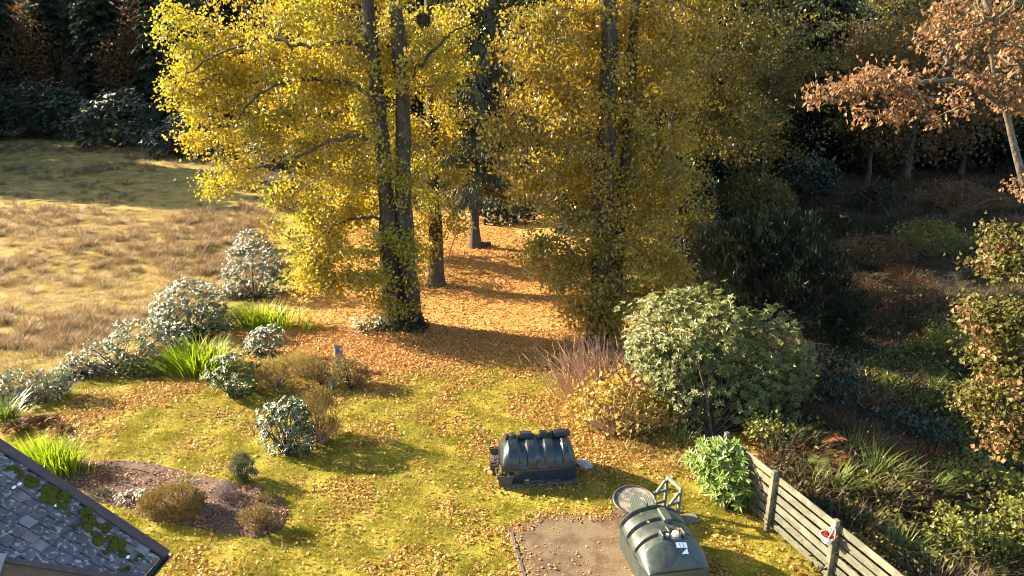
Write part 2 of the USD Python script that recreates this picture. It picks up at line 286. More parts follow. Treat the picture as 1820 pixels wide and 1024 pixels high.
gx = np.unique(np.concatenate([np.linspace(-190, -40, 40), np.arange(-40, -14, .55), np.arange(-14, 10, .2), np.arange(10, 30, .5), np.linspace(30, 190, 45)]))
gy = np.unique(np.concatenate([np.linspace(-30, 7, 12), np.arange(7, 30, .2), np.arange(30, 60, .6), np.linspace(60, 260, 60)]))
GX, GY = np.meshgrid(gx, gy); V = np.stack([GX, GY, terrain(GX, GY)], -1).reshape(-1, 3)
nx = len(gx); I = (np.arange(len(gy) - 1)[:, None] * nx + np.arange(nx - 1)[None]).ravel()
FQ = np.concatenate([np.stack([I, I + 1, I + nx + 1], 1), np.stack([I, I + nx + 1, I + nx], 1)])
MASK = masks(V[:, 0], V[:, 1])
C = V[FQ].mean(1)
is_mead = (hedge_side(C[:, 0], C[:, 1]) > 0) & (C[:, 1] < 95)
fd = (C[:, 0] - FENCE_A[0]) * FN[0] + (C[:, 1] - FENCE_A[1]) * FN[1]
is_lawn = ~is_mead & (C[:, 1] < 46) & (np.where(C[:, 1] > 13.6, C[:, 0] - 6 - .1 * (C[:, 1] - 13.6), fd) < 0) & (C[:, 0] > -28)

usdkit_nodes = {
    "at": ("attribute", {"attribute": "mask"}), "s": ("separate_color", {"color_type": "rgb"}), "g": ("geometry", {}),
    "n1": ("noise_texture", {"scale": 0.9, "detail": 5.0, "roughness": 0.65}), "n2": ("noise_texture", {"scale": 14.0, "detail": 4.0, "roughness": 0.7}),
    "lw": ("rgb_ramp", {"ramp": [(.3, (.20, .20, .02)), (.5, (.31, .27, .028)), (.7, (.42, .33, .055))]}),
    "lw2": ("rgb_ramp", {"ramp": [(.3, (.45, .5, .4)), (.6, (1, 1, 1))]}), "lm": ("mix_color", {"blend_type": "multiply", "fac": 0.7}),
    "v": ("voronoi_texture", {"scale": 11.0}), "vs": ("separate_color", {"color_type": "rgb"}),
    "lt": ("rgb_ramp", {"ramp": [(0, (.28, .13, .04)), (.3, (.50, .29, .07)), (.6, (.58, .38, .11)), (.8, (.38, .19, .05)), (1, (.62, .46, .19))]}),
    "md": ("rgb_ramp", {"ramp": [(.3, (.19, .16, .035)), (.5, (.34, .26, .055)), (.7, (.42, .31, .10))]}),
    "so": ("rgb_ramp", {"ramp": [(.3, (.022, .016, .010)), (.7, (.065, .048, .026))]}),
    "w1": ("math", {"math_type": "multiply_add", "value2": 1.6, "value3": -0.8}), "a1": ("math", {"math_type": "add"}), "a1c": ("map_range", {"from_min": 0.25, "from_max": 0.75, "clamp": True}),
    "m1": ("mix_color", {}), "m2": ("mix_color", {}), "m3": ("mix_color", {}),
    "b": ("bump", {"strength": 0.9, "distance": 0.05}), "p": ("principled_bsdf", {"roughness": 0.9, "specular_ior_level": 0.2})}
M["ground"] = usdkit.material(stage, "/World/Looks/ground", usdkit_nodes, [
    ("at.color", "s.color"), ("g.position", "n1.vector"), ("g.position", "n2.vector"), ("g.position", "v.vector"), ("v.color", "vs.color"),
    ("n1.fac", "lw.fac"), ("n2.fac", "lw2.fac"), ("lw.color", "lm.a"), ("lw2.color", "lm.b"), ("vs.r", "lt.fac"), ("n1.fac", "md.fac"), ("n2.fac", "so.fac"),
    ("n2.fac", "w1.value1"), ("s.r", "a1.value1"), ("w1.value", "a1.value2"), ("a1.value", "a1c.value"),
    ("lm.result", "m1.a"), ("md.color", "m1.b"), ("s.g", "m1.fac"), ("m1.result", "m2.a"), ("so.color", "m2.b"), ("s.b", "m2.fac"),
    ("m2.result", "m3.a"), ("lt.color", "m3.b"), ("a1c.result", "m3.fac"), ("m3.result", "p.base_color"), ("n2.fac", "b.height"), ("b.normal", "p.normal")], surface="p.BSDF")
def ground_piece(name, sel, label):
    f = FQ[sel]; u, inv = np.unique(f, return_inverse=True)
    p = usdkit.mesh(stage, "/World/" + name, (V[u], inv.reshape(-1, 3)), M["ground"], smooth=True)
    UsdGeom.PrimvarsAPI(p).CreatePrimvar("mask", Sdf.ValueTypeNames.Color3fArray, "vertex").Set(Vt.Vec3fArray.FromNumpy(MASK[u].astype(np.float32)))
    custom(p.GetPrim(), label=label, kind="structure")
ground_piece("meadow", is_mead, "rough straw coloured meadow beyond the row of shrubs")
ground_piece("lawn", is_lawn, "mossy yellow green lawn strewn with fallen leaves")
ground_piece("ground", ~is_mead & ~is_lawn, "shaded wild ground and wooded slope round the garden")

# ------------------------------------------------------------------ trees
def lobe_pts(px, py, rx, ry, Y, dep, n, rng, shell=2.0):
    """n points through an ellipsoid of foliage: its middle where the sight line (px, py) is Y metres off, radii in photo pixels at that distance, depth in metres."""
    c = at_y(px, py, Y); s = scale_at(c); d = unit(rng.normal(size=(n, 3))) * (rng.random((n, 1)) ** (1 / shell))
    return c + d * [rx / s, dep, ry / s]
def grow(trunks, pts, rng, twig=0.009, arch=0.10, power=0.47, cap=0.55):
    """Limbs: each foliage point is joined, nearest first, to the nearest wood grown so far. Returns the limb paths with radii, and each point's last stretch."""
    P, par, path_len, trunk_r = [], [], [], []
    for tp, tr in trunks:
        for k, (q, r) in enumerate(zip(tp, tr)): P.append(q); par.append(len(P) - 2 if k else -1); path_len.append(0.0); trunk_r.append(r)
    nt = len(P); P = [np.asarray(q, float) for q in P]
    A = np.zeros((nt + len(pts) * 16, 3)); A[:nt] = P; PL = np.zeros(len(A)); cnt = nt; par += [0] * (len(A) - nt)
    order = np.argsort(np.min(np.linalg.norm(pts[:, None] - A[None, :nt], axis=2), 1)); paths, ends = [], []
    for i in order:
        p = pts[i]; d = np.linalg.norm(A[:cnt] - p, axis=1); cost = d + 0.22 * PL[:cnt] + 0.25 * np.maximum(0, A[:cnt, 2] - p[2] - .4 * d)
        j = int(np.argmin(cost)); L = d[j]; m = int(np.clip(round(L / 0.5), 2, 15)); t = np.arange(1, m + 1) / m
        q = A[j] + (p - A[j]) * t[:, None]; q[:, 2] += arch * L * 4 * t * (1 - t) * (1 if p[2] > A[j][2] - 2 else .6)
        q[:-1] += rng.normal(size=(m - 1, 3)) * 0.035 * min(L, 3)
        ids = [j]
        for k in range(m): A[cnt] = q[k]; PL[cnt] = PL[j] + L * t[k]; par[cnt] = ids[-1]; ids.append(cnt); cnt += 1
        paths.append(ids); ends.append(q)
    load = np.zeros(cnt); load[[q[-1] for q in paths]] = 1
    for k in range(cnt - 1, nt - 1, -1): load[par[k]] += load[k]
    R = twig * np.maximum(load, 1) ** power
    R[:nt] = trunk_r
    out = []
    for ids in paths:
        r = R[ids].copy(); r[0] = min(r[0] * (cap if ids[0] < nt else 1), r[1] * 1.35); out.append((A[ids], np.minimum(r, r[0] * 1.2)))
    return out, pts[order], ends
def trunk_line(base, top, r0, r1, rng, n=26, wob=0.12, flare=0.5):
    t = np.linspace(0, 1, n); q = base + (np.asarray(top) - base) * t[:, None]; h = np.linalg.norm(np.asarray(top) - base)
    k = np.cumsum(rng.normal(size=(n, 2)), 0); k -= t[:, None] * k[-1]; q[:, :2] += k * wob / max(1, np.abs(k).max())
    r = r0 + (r1 - r0) * t ** 0.9; r = r * (1 + flare * np.exp(-t * h / 0.45)); return q, r
def wood(paths, rng, sides=5):
    mb = MB()
    for q, r in paths: mb.tube(q, r, 6 if r[0] > .05 else (4 if r[0] > .02 else 3))
    return mb
def foliage(pts, ends, rng, per, size, sig, droop=0.5, mb=None, along=0.8, aspect=0.75):
    """Leaves hung round the ends of the twigs."""
    mb = mb or MB(); n = len(pts); k = rng.poisson(per, n); idx = np.repeat(np.arange(n), k); N = len(idx)
    base = pts[idx].copy(); t = rng.random(N); back = np.array([ends[i][max(0, len(ends[i]) - 2 - int(rng.integers(0, 3)))] for i in idx])
    base = base + (back - base) * (t * along)[:, None] + rng.normal(size=(N, 3)) * [sig, sig, sig * .75]
    D = rng.normal(size=(N, 3)) * .8 + [0, 0, -droop]; Nn = rng.normal(size=(N, 3)) * .7 + [0, 0, .7]
    s = size * (0.65 + .7 * rng.random(N))
    return mb.leaves(base, D, Nn, s, s * aspect, fold=.12, curl=.15)
def twiglets(pts, rng, n, L, r=0.006, droop=0.0):
    mb = MB()
    for p in pts:
        for _ in range(rng.poisson(n)):
            d = unit(rng.normal(size=3) + [0, 0, -droop]) * L * (0.5 + rng.random()); m = p + d * .55 + rng.normal(size=3) * .06
            mb.tube([p, m, p + d + [0, 0, -.08]], [r, r * .7, r * .3], 3)
    return mb
def broadleaf(name, label, stems, lobes, leaf, bark, seed, per=50, size=.13, sig=.34, twig=.009, group=None, tw=2, extra=None, knots=True, category="tree", droop=.5, twl=.5):
    rng = rng_of(seed); base = np.array(stems[0][0], float); base[2] -= 0
    t = thing(name, label, category, base, group=group); trunks = [trunk_line(np.array(b, float) - [0, 0, .15], top, r0, r1, rng) for b, top, r0, r1 in stems]
    for q, r in trunks:
        mb = MB().tube(q, r, 12); v, f = mb.arrays(); v = v + (meshkit.fbm(v * [2.5, 2.5, .8], 3, seed)[:, None] - .5) * unit(v - q[np.argmin(np.abs(v[:, None, 2] - q[None, :, 2]), 1)]) * r.max() * .28
        part(t, "trunk", (v - base, f), bark, True)
    pts = np.vstack([lobe_pts(*L, rng) for L in lobes])
    paths, P, E = grow(trunks + (extra or []), pts, rng, twig)
    for q, r in (extra or []): part(t, 'limb', MB().tube(np.array(q), np.array(r), 7).moved(base), bark, True)
    mb = wood(paths, rng); part(t, "branchwork", mb.moved(base), bark if twig > .012 else "twig_bark" if bark != "dark_bark" else bark, True, kind="stuff")
    if tw: part(t, "twigs", twiglets(P, rng, tw, twl, r=.008, droop=.4).moved(base), "twig_bark" if bark != "dark_bark" else bark, kind="stuff")
    part(t, "crown", foliage(P, E, rng, per, size, sig, droop).moved(base), leaf, kind="stuff")
    return t

def top_of(px, py, Y, z): p = at_y(px, py, Y); q = p.copy(); return np.array([p[0], Y, z])
b1, b2 = gp(698, 582), gp(728, 578)
YL = b1[1]
s1 = at_y(655, 0, YL + .3); s2 = at_y(705, 0, YL + .2); up = lambda a, s, z: a + (s - a) * ((z - a[2]) / (s[2] - a[2]))
LIME = [(470, 60, 190, 105, YL + 2.0, 1.6, 84), (390, 150, 110, 75, YL + 1.9, 1.4, 46), (480, 240, 165, 75, YL + 1.4, 1.4, 64), (400, 315, 70, 40, YL + 1.2, 1.0, 15),
        (560, 370, 95, 85, YL - .2, 1.5, 50), (590, 465, 90, 60, YL - .6, 1.2, 34), (650, 490, 50, 60, YL - .7, .9, 16), (655, 130, 120, 150, YL + 1.7, 1.5, 58), (745, 280, 45, 110, YL + 1.2, 1.0, 20),
        (560, 110, 130, 110, YL + .6, 2.0, 50), (315, 70, 45, 60, YL + 1.9, .9, 12), (760, 100, 60, 110, YL + 1.2, 1.2, 20), (640, 330, 75, 100, YL + 1.0, 1.1, 30), (735, 450, 28, 60, YL - .4, .7, 9), (330, 200, 45, 60, YL + 1.6, .8, 10),
        (520, -160, 250, 140, YL + 2.2, 2.6, 50), (610, -380, 240, 150, YL + 1.6, 2.8, 36), (640, -560, 180, 110, YL + 1, 2.6, 18), (700, 545, 40, 25, YL - .7, .5, 8), (665, 200, 30, 110, YL - .7, .35, 6), (705, 120, 28, 120, YL - .7, .35, 6), (685, 430, 34, 60, YL - .75, .4, 5), (715, 330, 30, 70, YL - .75, .4, 4), (680, 300, 30, 80, YL - .7, .4, 4), (560, 500, 60, 40, YL - .5, .9, 14)]
def limb(pts, r0, r1, seed):
    r_ = rng_of(seed); q = np.array([at_y(*p) for p in pts]); from scipy.interpolate import CubicSpline; q = CubicSpline(np.arange(len(q)), q)(np.linspace(0, len(q) - 1, 22)); q[1:-1] += r_.normal(size=(20, 3)) * .05; return q, np.linspace(r0, r1, 22)
LIMBS = [limb([(668, 190, YL), (625, 150, YL + .1), (560, 143, YL + .3), (495, 150, YL + .1), (445, 180, YL), (420, 225, YL)], .11, .03, 1), limb([(662, 110, YL), (610, 75, YL), (545, 85, YL - .1), (480, 70, YL), (400, 95, YL + .4), (330, 130, YL + .8)], .10, .025, 2),
         limb([(672, 270, YL), (630, 240, YL - .2), (570, 262, YL - .2), (500, 290, YL + .2), (430, 300, YL + .6)], .09, .02, 3), limb([(718, 150, YL), (760, 100, YL), (800, 60, YL + .3), (840, 40, YL + .4)], .08, .02, 4), limb([(700, 400, YL), (650, 385, YL - .3), (600, 400, YL - .4), (545, 440, YL - .3)], .07, .02, 5)]
lime = broadleaf("lime_tree", "tall yellow lime tree with twin trunks rising from one base at the lawn's edge", [(b1, up(b1, s1, 19), .38, .11), (b2, up(b2, s2, 20), .39, .11)], LIME, "lime_leaf", "lime_bark", 11, per=92, size=.118, sig=.26, tw=4, extra=LIMBS)
b3 = gp(775, 508); Y3 = b3[1]
LIME3 = [(790, 130, 70, 140, Y3, 1.6, 52), (800, 310, 45, 60, Y3, 1.2, 9), (752, 400, 42, 60, Y3 - .3, 1.2, 16), (700, 300, 60, 110, Y3 + .5, 1.5, 28), (640, 200, 70, 150, Y3 + 1, 1.8, 30), (800, -190, 150, 200, Y3, 2.8, 60), (830, 400, 40, 18, Y3, .8, 5), (600, 400, 70, 70, Y3 + 1.5, 1.4, 18)]
broadleaf("lime_tree", "single slim lime trunk standing just behind the twin trunked lime, beside the leafy path", [(b3, up(b3, at_y(762, 0, Y3), 18), .33, .09)], LIME3, "lime_leaf", "lime_bark", 12, per=84, size=.135, sig=.27, tw=3)
b4 = gp(1063, 612); Y4 = b4[1]
LIMER = [(1060, 70, 150, 110, Y4 + .9, 1.8, 80), (1000, 200, 105, 85, Y4 - .2, 1.8, 50), (1130, 180, 110, 100, Y4, 1.9, 52), (1080, 310, 130, 90, Y4 + .7, 1.3, 54), (955, 320, 70, 75, Y4 - .2, 1.3, 26),
         (1130, 430, 90, 85, Y4 + .2, 1.4, 38), (1010, 465, 65, 65, Y4 - .3, 1.1, 22), (1085, 545, 45, 45, Y4 - .2, .8, 14), (940, 80, 70, 90, Y4, 1.5, 30), (890, 240, 30, 70, Y4, .9, 8), (1060, 400, 100, 60, Y4 - .4, 1.2, 24), (1200, 330, 60, 90, Y4 + .5, 1.2, 22),
         (1200, 80, 90, 120, Y4 + .4, 1.6, 40), (950, 450, 40, 40, Y4 - .2, .7, 7), (1070, -180, 230, 150, Y4 + .5, 3.0, 130), (1070, -420, 210, 160, Y4 + .3, 2.8, 90), (1180, 480, 50, 50, Y4 + .3, .8, 12), (1060, 500, 75, 50, Y4 - .6, .9, 22), (1085, 575, 60, 34, Y4 - .4, .8, 14), (1020, 555, 40, 34, Y4 - .4, .7, 9), (1150, 530, 50, 40, Y4 + .2, .8, 12), (1060, 330, 36, 110, Y4 - .7, .4, 7)]
broadleaf("lime_tree", "broad amber lime tree right of the leafy path, its low branches hanging to the lawn", [(b4, up(b4, at_y(1078, 0, Y4), 20), .44, .12), (b4 + [.55, .35, 0], up(b4 + [.5, .3, 0], at_y(1130, 0, Y4 + .4), 17), .26, .08)], LIMER, "amber_leaf", "lime_bark", 13, per=92, size=.115, sig=.26, tw=4)
b5 = gp(1195, 455); Y5 = b5[1]
broadleaf("birch_tree", "thin crowned olive yellow tree with a pale slim trunk behind the amber lime", [(b5, up(b5, at_y(1190, 0, Y5), 20), .22, .07)],
          [(1240, 100, 120, 130, Y5, 2.6, 70), (1290, 220, 90, 110, Y5, 2.2, 44), (1200, 320, 80, 120, Y5, 2.2, 40), (1330, 90, 60, 110, Y5, 1.6, 26), (1250, 400, 50, 50, Y5, 1.2, 12), (1240, -150, 190, 140, Y5, 3.2, 90)], "olive_leaf", "oak_bark", 14, per=84, size=.155, sig=.36, twig=.011)
b6 = gp(1120, 452) + [0, 6, 0]; b6[2] = tz(b6[0], b6[1]); Y6 = b6[1]
broadleaf("beech_tree", "golden brown tree showing between the amber lime and the pale slim trunk", [(b6, up(b6, at_y(1125, 0, Y6), 22), .28, .08)],
          [(1130, 60, 130, 150, Y6, 3, 60), (1000, 120, 90, 150, Y6, 2.6, 40), (1150, 300, 110, 110, Y6, 2.4, 40), (980, 330, 60, 80, Y6 + 2, 2, 20), (1100, -200, 200, 150, Y6, 3.4, 80)], "amber_leaf", "lime_bark", 15, per=56, size=.24, sig=.55, twig=.011)

b8 = np.array([-9.5, 35.5, 0]); b8[2] = tz(*b8[:2])
broadleaf("lime_tree", "yellow lime standing farther back, seen through the twin trunked lime's left boughs", [(b8, b8 + [.4, .3, 20], .3, .09)],
          [(560, 150, 120, 120, 35.5, 2.6, 50), (620, 320, 80, 80, 35, 2, 24), (600, -60, 160, 120, 36, 3.2, 70), (640, -260, 150, 120, 36, 3, 60)], "amber_leaf", "lime_bark", 16, per=54, size=.24, sig=.5, twig=.011)
# conifers
def conifer(name, label, loc, h, r, seed, leaf="needle_leaf", base_clear=0.12, whorls=26, size=.42, hang=.55, group=None, trunk_r=.2, scale=1.0):
    rng = rng_of(seed); t = thing(name, label, "tree", loc, group=group); q, tr = trunk_line(np.array([0, 0, -.3]), np.array([0, 0, h]), trunk_r, .02, rng, 16, .05); part(t, "trunk", MB().tube(q, tr, 8), "dark_bark", True)
    bw, lf = MB(), MB(); P, D, N = [], [], []
    for k in range(whorls):
        z = h * (base_clear + (1 - base_clear) * (k + rng.random() * .6) / whorls); R = r * (1 - (z / h)) ** .75 * (0.75 + .5 * rng.random())
        R = max(R, .25)
        for a in np.arange(6) * 1.047 + rng.random() * 6:
            a += rng.normal() * .2; L = R * (.65 + .55 * rng.random()); o = np.array([math.cos(a), math.sin(a), 0]); m = 6; tt = np.linspace(0, 1, m)
            pts = np.array([0, 0, z]) + o * L * tt[:, None] + np.array([0, 0, 1]) * (-.28 * L * tt ** 1.5 + .12 * L * tt ** 4)[:, None]
            bw.tube(pts, np.linspace(.03 + .006 * L, .006, m), 3)
            n = int(10 + L * 20); u = .15 + .9 * rng.random(n) ** .8; pos = np.array([0, 0, z]) + o * (L * u)[:, None] + np.array([0, 0, 1]) * (-.28 * L * u ** 1.5)[:, None]
            side = np.array([-o[1], o[0], 0]) * rng.normal(size=(n, 1)); P.append(pos + side * .12); D.append(o * .6 + side * .7 + [0, 0, -hang] * (.5 + rng.random((n, 1)))); N.append(rng.normal(size=(n, 3)) * .35 + [0, 0, 1])
    P, D, N = map(np.vstack, (P, D, N)); s = size * (.6 + .8 * rng.random(len(P))); lf.leaves(P, D, N, s, s * .34, fold=.1, curl=.12)
    part(t, "branchwork", bw, "dark_bark", kind="stuff"); part(t, "crown", lf, leaf, kind="stuff"); return t
b7 = gp(845, 440)
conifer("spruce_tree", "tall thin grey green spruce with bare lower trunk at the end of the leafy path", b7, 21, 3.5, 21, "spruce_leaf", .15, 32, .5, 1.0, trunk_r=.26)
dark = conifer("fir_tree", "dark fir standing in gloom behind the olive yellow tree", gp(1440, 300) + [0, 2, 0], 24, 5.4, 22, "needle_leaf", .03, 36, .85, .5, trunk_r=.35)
def on(px, y):                                              # foot on the terrain under the sight column px, y metres off
    p = at_y(px, 400, y); return np.array([p[0], y, tz(p[0], y)])
BACK = [(915, 62, .95, "blue green fir high behind the path, right of the grey spruce"), (880, 75, 1.0, "dark fir at the back of the path, half hidden by the grey spruce"),
        (60, 98, .95, "dark fir at the far left of the shaded wood"), (150, 104, .9, "dark fir behind the shaded rhododendrons, second of the left wood"), (235, 100, 1.0, "dark fir just left of the yellow lime's outer twigs"), (330, 96, .9, "dark fir behind the outer twigs of the yellow lime"),
        (-20, 102, 1.0, "dark fir cut by the left edge of the picture"), (430, 98, 1.0, "dark fir glimpsed through the yellow lime's middle branches"), (540, 92, .9, "dark fir behind the yellow lime's lower left boughs"), (690, 85, .9, "dark fir seen between the lime trunks"),
        (1010, 80, 1.0, "dark fir behind the amber lime's left side"), (1130, 84, 1.0, "dark fir behind the amber lime's trunk"), (1270, 76, .95, "dark fir behind the olive yellow tree's crown"), (1350, 88, 1.0, "dark fir right of the olive yellow tree"),
        (1530, 92, 1.0, "tall fir behind the russet oaks' left side"), (1680, 98, .9, "fir behind the russet oaks' crowns"), (1800, 95, 1.0, "fir behind the wood by the right edge")]
for i, (px, y, s, lab) in enumerate(BACK): copy_of(dark, lab, on(px, y), 47 * i, s)
# trees that stand beyond the left edge and shade the far meadow
for i, (x, y, s) in enumerate([(-53, 52, .66), (-55, 53.2, .62), (-57, 54.4, .7), (-59.3, 55.6, .66), (-61.5, 57, .72), (-63.7, 58.3, .62), (-66, 60, .66), (-68, 61.5, .6), (-70.5, 63, .64), (-73, 65, .6), (-76, 67, .64), (-79, 69, .62), (-84, 72, .85), (-54, 55.5, .75), (-58, 60, .8), (-62, 64, .85), (-70, 69, .9), (-78, 77, 1.0), (-66, 74, .9), (-84, 86, 1.05), (-74, 84, .95), (-92, 80, 1.), (-96, 96, 1.05)]):
    y += 4.5; copy_of(dark, "dark fir of the shelter belt beyond the meadow's left edge", (x, y, tz(x, y)), 31 * i, s, group="firs of the shelter belt")

# background broadleaves
def bushy(name, label, loc, h, r, leaf, seed, bark="dark_bark", n=110, per=40, size=.3, sig=.5, category="tree", trunk=.22, flatness=1.0, low=.35):
    rng = rng_of(seed); t = thing(name, label, category, loc); q, tr = trunk_line(np.array([0, 0, -.2]), np.array([0, 0, h * .7]), trunk, trunk * .35, rng, 12, .15); part(t, "trunk", MB().tube(q, tr, 8), bark, True)
    d = unit(rng.normal(size=(n, 3))) * rng.random((n, 1)) ** .4; pts = d * [r, r, h * (1 - low) / 2 * flatness] + [0, 0, h * (1 + low) / 2]
    paths, P, E = grow([(q, tr)], pts, rng, .016); part(t, "branchwork", wood(paths, rng), bark, True, kind="stuff"); part(t, "crown", foliage(P, E, rng, per, size, sig), leaf, kind="stuff"); return t
oakb = gp(1605, 325)
oak2 = bushy("oak_tree", "brown leaved oak with a dark leaning trunk at the back of the shaded glade", oakb, 15, 7.5, "bronze_leaf", 31, n=200, per=46, size=.3, sig=.7, trunk=.5, low=.06)
for px, y, s, lab in [(1760, 74, 1.0, "russet oak behind the pale oak limb at the right edge"), (1490, 80, 1.0, "russet oak left of the dark trunked oak"), (1680, 86, 1.15, "russet oak high above the shaded glade"), (1290, 66, .9, "brown oak lost behind the olive yellow crown"), (1860, 84, 1.2, "russet oak at the top right corner"), (1400, 92, 1.1, "russet oak above the dark fir"), (100, 112, 1.1, "bare brown oak at the top left corner"), (0, 118, 1.2, "purplish brown oak above the left wood"), (760, 98, 1.1, "brown oak far behind the lime trunks"), (930, 102, 1.1, "brown oak far behind the spruce")]:
    copy_of(oak2, lab, on(px, y), 77 * s * px, s)

# the wood goes on up the slope behind
rg = rng_of(640); q_ = np.c_[rg.random(900) * 330 - 165, 98 + 120 * rg.random(900) ** 1.3]; cr = []
for sd_, hh, rr2 in ((1, 13, 4.2), (2, 17, 3.4)):
    r_ = rng_of(650 + sd_); n_ = 3200; d_ = unit(r_.normal(size=(n_, 3))) * r_.random((n_, 1)) ** .35; p_ = d_ * [rr2, rr2, hh * .46] + [0, 0, hh * .54]; p_[:, :2] *= (1.15 - .75 * p_[:, 2:] / hh) if sd_ == 2 else 1
    m_ = MB().leaves(p_, d_ + r_.normal(size=(n_, 3)) * .6 - [0, 0, .3], d_ + r_.normal(size=(n_, 3)) * .5, (.75 if sd_ == 2 else .5) * (.6 + .6 * r_.random(n_)), .3, fold=.15); m_.tube([[0, 0, -.5], [.1, 0, hh * .5], [0, 0, hh * .9]], [.3, .2, .05], 6); cr.append(m_)
instancer("wooded_hillside", [("far_tree", cr[0], "bronze_leaf"), ("far_fir", cr[1], "needle_leaf")], np.c_[q_, terrain(*q_.T)], rg.integers(0, 2, 900), rg.random(900) * 6.28, .7 + .6 * rg.random(900), "dim mixed wood covering the slope behind the garden")

for i, (px, y, hh, lab) in enumerate([(1515, 66, 1.0, "dark thicket at the back of the shaded glade, left of the oak's trunk"), (1660, 68, 1.1, "dark thicket at the back of the shaded glade, right of the oak's trunk"), (1745, 66, 1.0, "dark thicket behind the glade, second right of the oak's trunk"), (1830, 62, 1.1, "dark thicket at the right edge behind the pale oak limb"), (1580, 72, 1.2, "dark thicket directly behind the leaning oak trunk")]):
    if i == 0: thick = bushy("thicket", lab, on(px, y), 6, 4.2, "dark_leaf", 36, n=90, per=40, size=.45, sig=.6, category="shrub", trunk=.12, low=.02)
    else: copy_of(thick, lab, on(px, y), 70 * i, hh)

for x, y, sc_, lab in [(7.5, 43, .9, "dark fir behind the pale slim trunk, nearest of its row"), (6.5, 50, .95, "dark fir behind the pale slim trunk, second of its row"), (10, 56, .95, "dark fir behind the pale slim trunk, third of its row"), (13.5, 63, 1.0, "dark fir left of the gloomy fir, farthest of its row"), (3, 56, 1.0, "dark fir behind the golden brown tree"), (18, 65.5, .9, "dark fir just left of the dark leaning oak trunk")]:
    copy_of(dark, lab, (x, y, tz(x, y)), x * 50, sc_)

ash = bushy("ash_tree", "olive brown tree standing between the pale slim trunk and the gloomy fir", on(1345, 47), 19, 4.6, "olive_leaf", 37, n=150, per=60, size=.2, sig=.5, trunk=.22, low=.08)
copy_of(ash, "olive brown tree above the thicket, left of the dark leaning oak trunk", on(1530, 60), 120, 1.0); copy_of(ash, "olive brown tree rising behind the pale oak limb's lower bough", on(1690, 64), 230, 1.05)
# ------------------------------------------------------------------ shrubs
SUNWARD = np.array([-.42, -.30, .85])                        # leaves turn towards the light
def shrub(name, label, base_px, lobes, leaf, seed, style="rosette", dens=30, size=.12, aspect=.36, k=6, stem="dark_bark", stems=9, group=None, category="shrub", inner=.12, lump=.32, sink=0.0, up=.0, el=.08, sunny=1.0, thin=.46):
    """A bush: rosettes of long leaves, single leaves or upright sprigs over the lumpy surface of its lobes, fewer within, on stems from the foot."""
    rng = rng_of(seed); b = gp(*base_px); b[2] -= sink; t = thing(name, label, category, b, group=group); lf, st = MB(), MB()
    for (px, py, rx, ry, dY, dep) in lobes:
        c = at_y(px, py, b[1] + dY); s = scale_at(c); rad = np.array([rx / s, dep, ry / s]); area = 4 * np.pi * ((rad[0] * rad[1]) ** 1.6 / 3 + (rad[0] * rad[2]) ** 1.6 / 3 + (rad[1] * rad[2]) ** 1.6 / 3) ** .625
        n = int(dens * area * .8 * (thin if style == "rosette" else .7 if style == "leaf" else 1.0)); d = unit(rng.normal(size=(n, 3)) + [0, 0, .25]); f = .9 + lump * (meshkit.fbm(d * 2.6 + c, 3, seed) - .5) * 2.6 + rng.normal(size=n) * .06
        ins = rng.random(n) < inner; f = np.where(ins, f * (.5 + .45 * rng.random(n)), f); P = c + d * rad * f[:, None]; A = unit(unit(d / rad) * .42 + [0, 0, up] + SUNWARD * sunny + rng.normal(size=(n, 3)) * .24)
        ok = P[:, 2] > terrain(P[:, 0], P[:, 1]) + .02
        for (px2, py2, rx2, ry2, dY2, dep2) in lobes:
            if (px2, py2) != (px, py): c2 = at_y(px2, py2, b[1] + dY2); s2 = scale_at(c2); ok &= ((((P - c2) / [rx2 / s2, dep2, ry2 / s2]) ** 2).sum(1) > .45) | ins
        P, A = P[ok], A[ok]; n = len(P)
        if style == "rosette":
            X = unit(np.cross(A, rng.normal(size=(n, 3)))); Y = np.cross(A, X); ph = rng.random(n) * 6.28
            for q in range(k):
                a = ph + q * 2 * np.pi / k + rng.normal(size=n) * .2; rd = X * np.cos(a)[:, None] + Y * np.sin(a)[:, None]; e = el + rng.normal(size=(n, 1)) * .16
                L = size * (.7 + .6 * rng.random(n)); lf.leaves6(P, rd * np.cos(e) + A * np.sin(e), A + rng.normal(size=(n, 3)) * .15, L, L * aspect)
        elif style == "leaf":
            for q in range(k):
                L = size * (.6 + .8 * rng.random(n)); D = A * .5 + rng.normal(size=(n, 3)) * .7; lf.leaves(P + rng.normal(size=(n, 3)) * size * .7, D, A + rng.normal(size=(n, 3)) * .6, L, L * aspect, fold=.12)
        elif style == "sprig":
            for q in range(k):
                L = size * (.6 + .8 * rng.random(n)); D = A + np.array([0, 0, .35]) + rng.normal(size=(n, 3)) * .35; lf.leaves(P + rng.normal(size=(n, 3)) * size * .35, D, rng.normal(size=(n, 3)), L, L * aspect, fold=.1)
        for _ in range(stems):
            e = P[rng.integers(len(P))]; m = b + (e - b) * .5 + rng.normal(size=3) * .08 * np.linalg.norm(e - b) + [0, 0, .05]
            q0 = b + [*(rng.normal(size=2) * .05), -.08]; r = .012 + .012 * np.linalg.norm(e - b) * .5; st.tube([q0, m, e], [r, r * .7, r * .25], 5)
    part(t, "stem", st.moved(b), stem, True); part(t, "foliage", lf.moved(b), leaf, kind="stuff"); return t

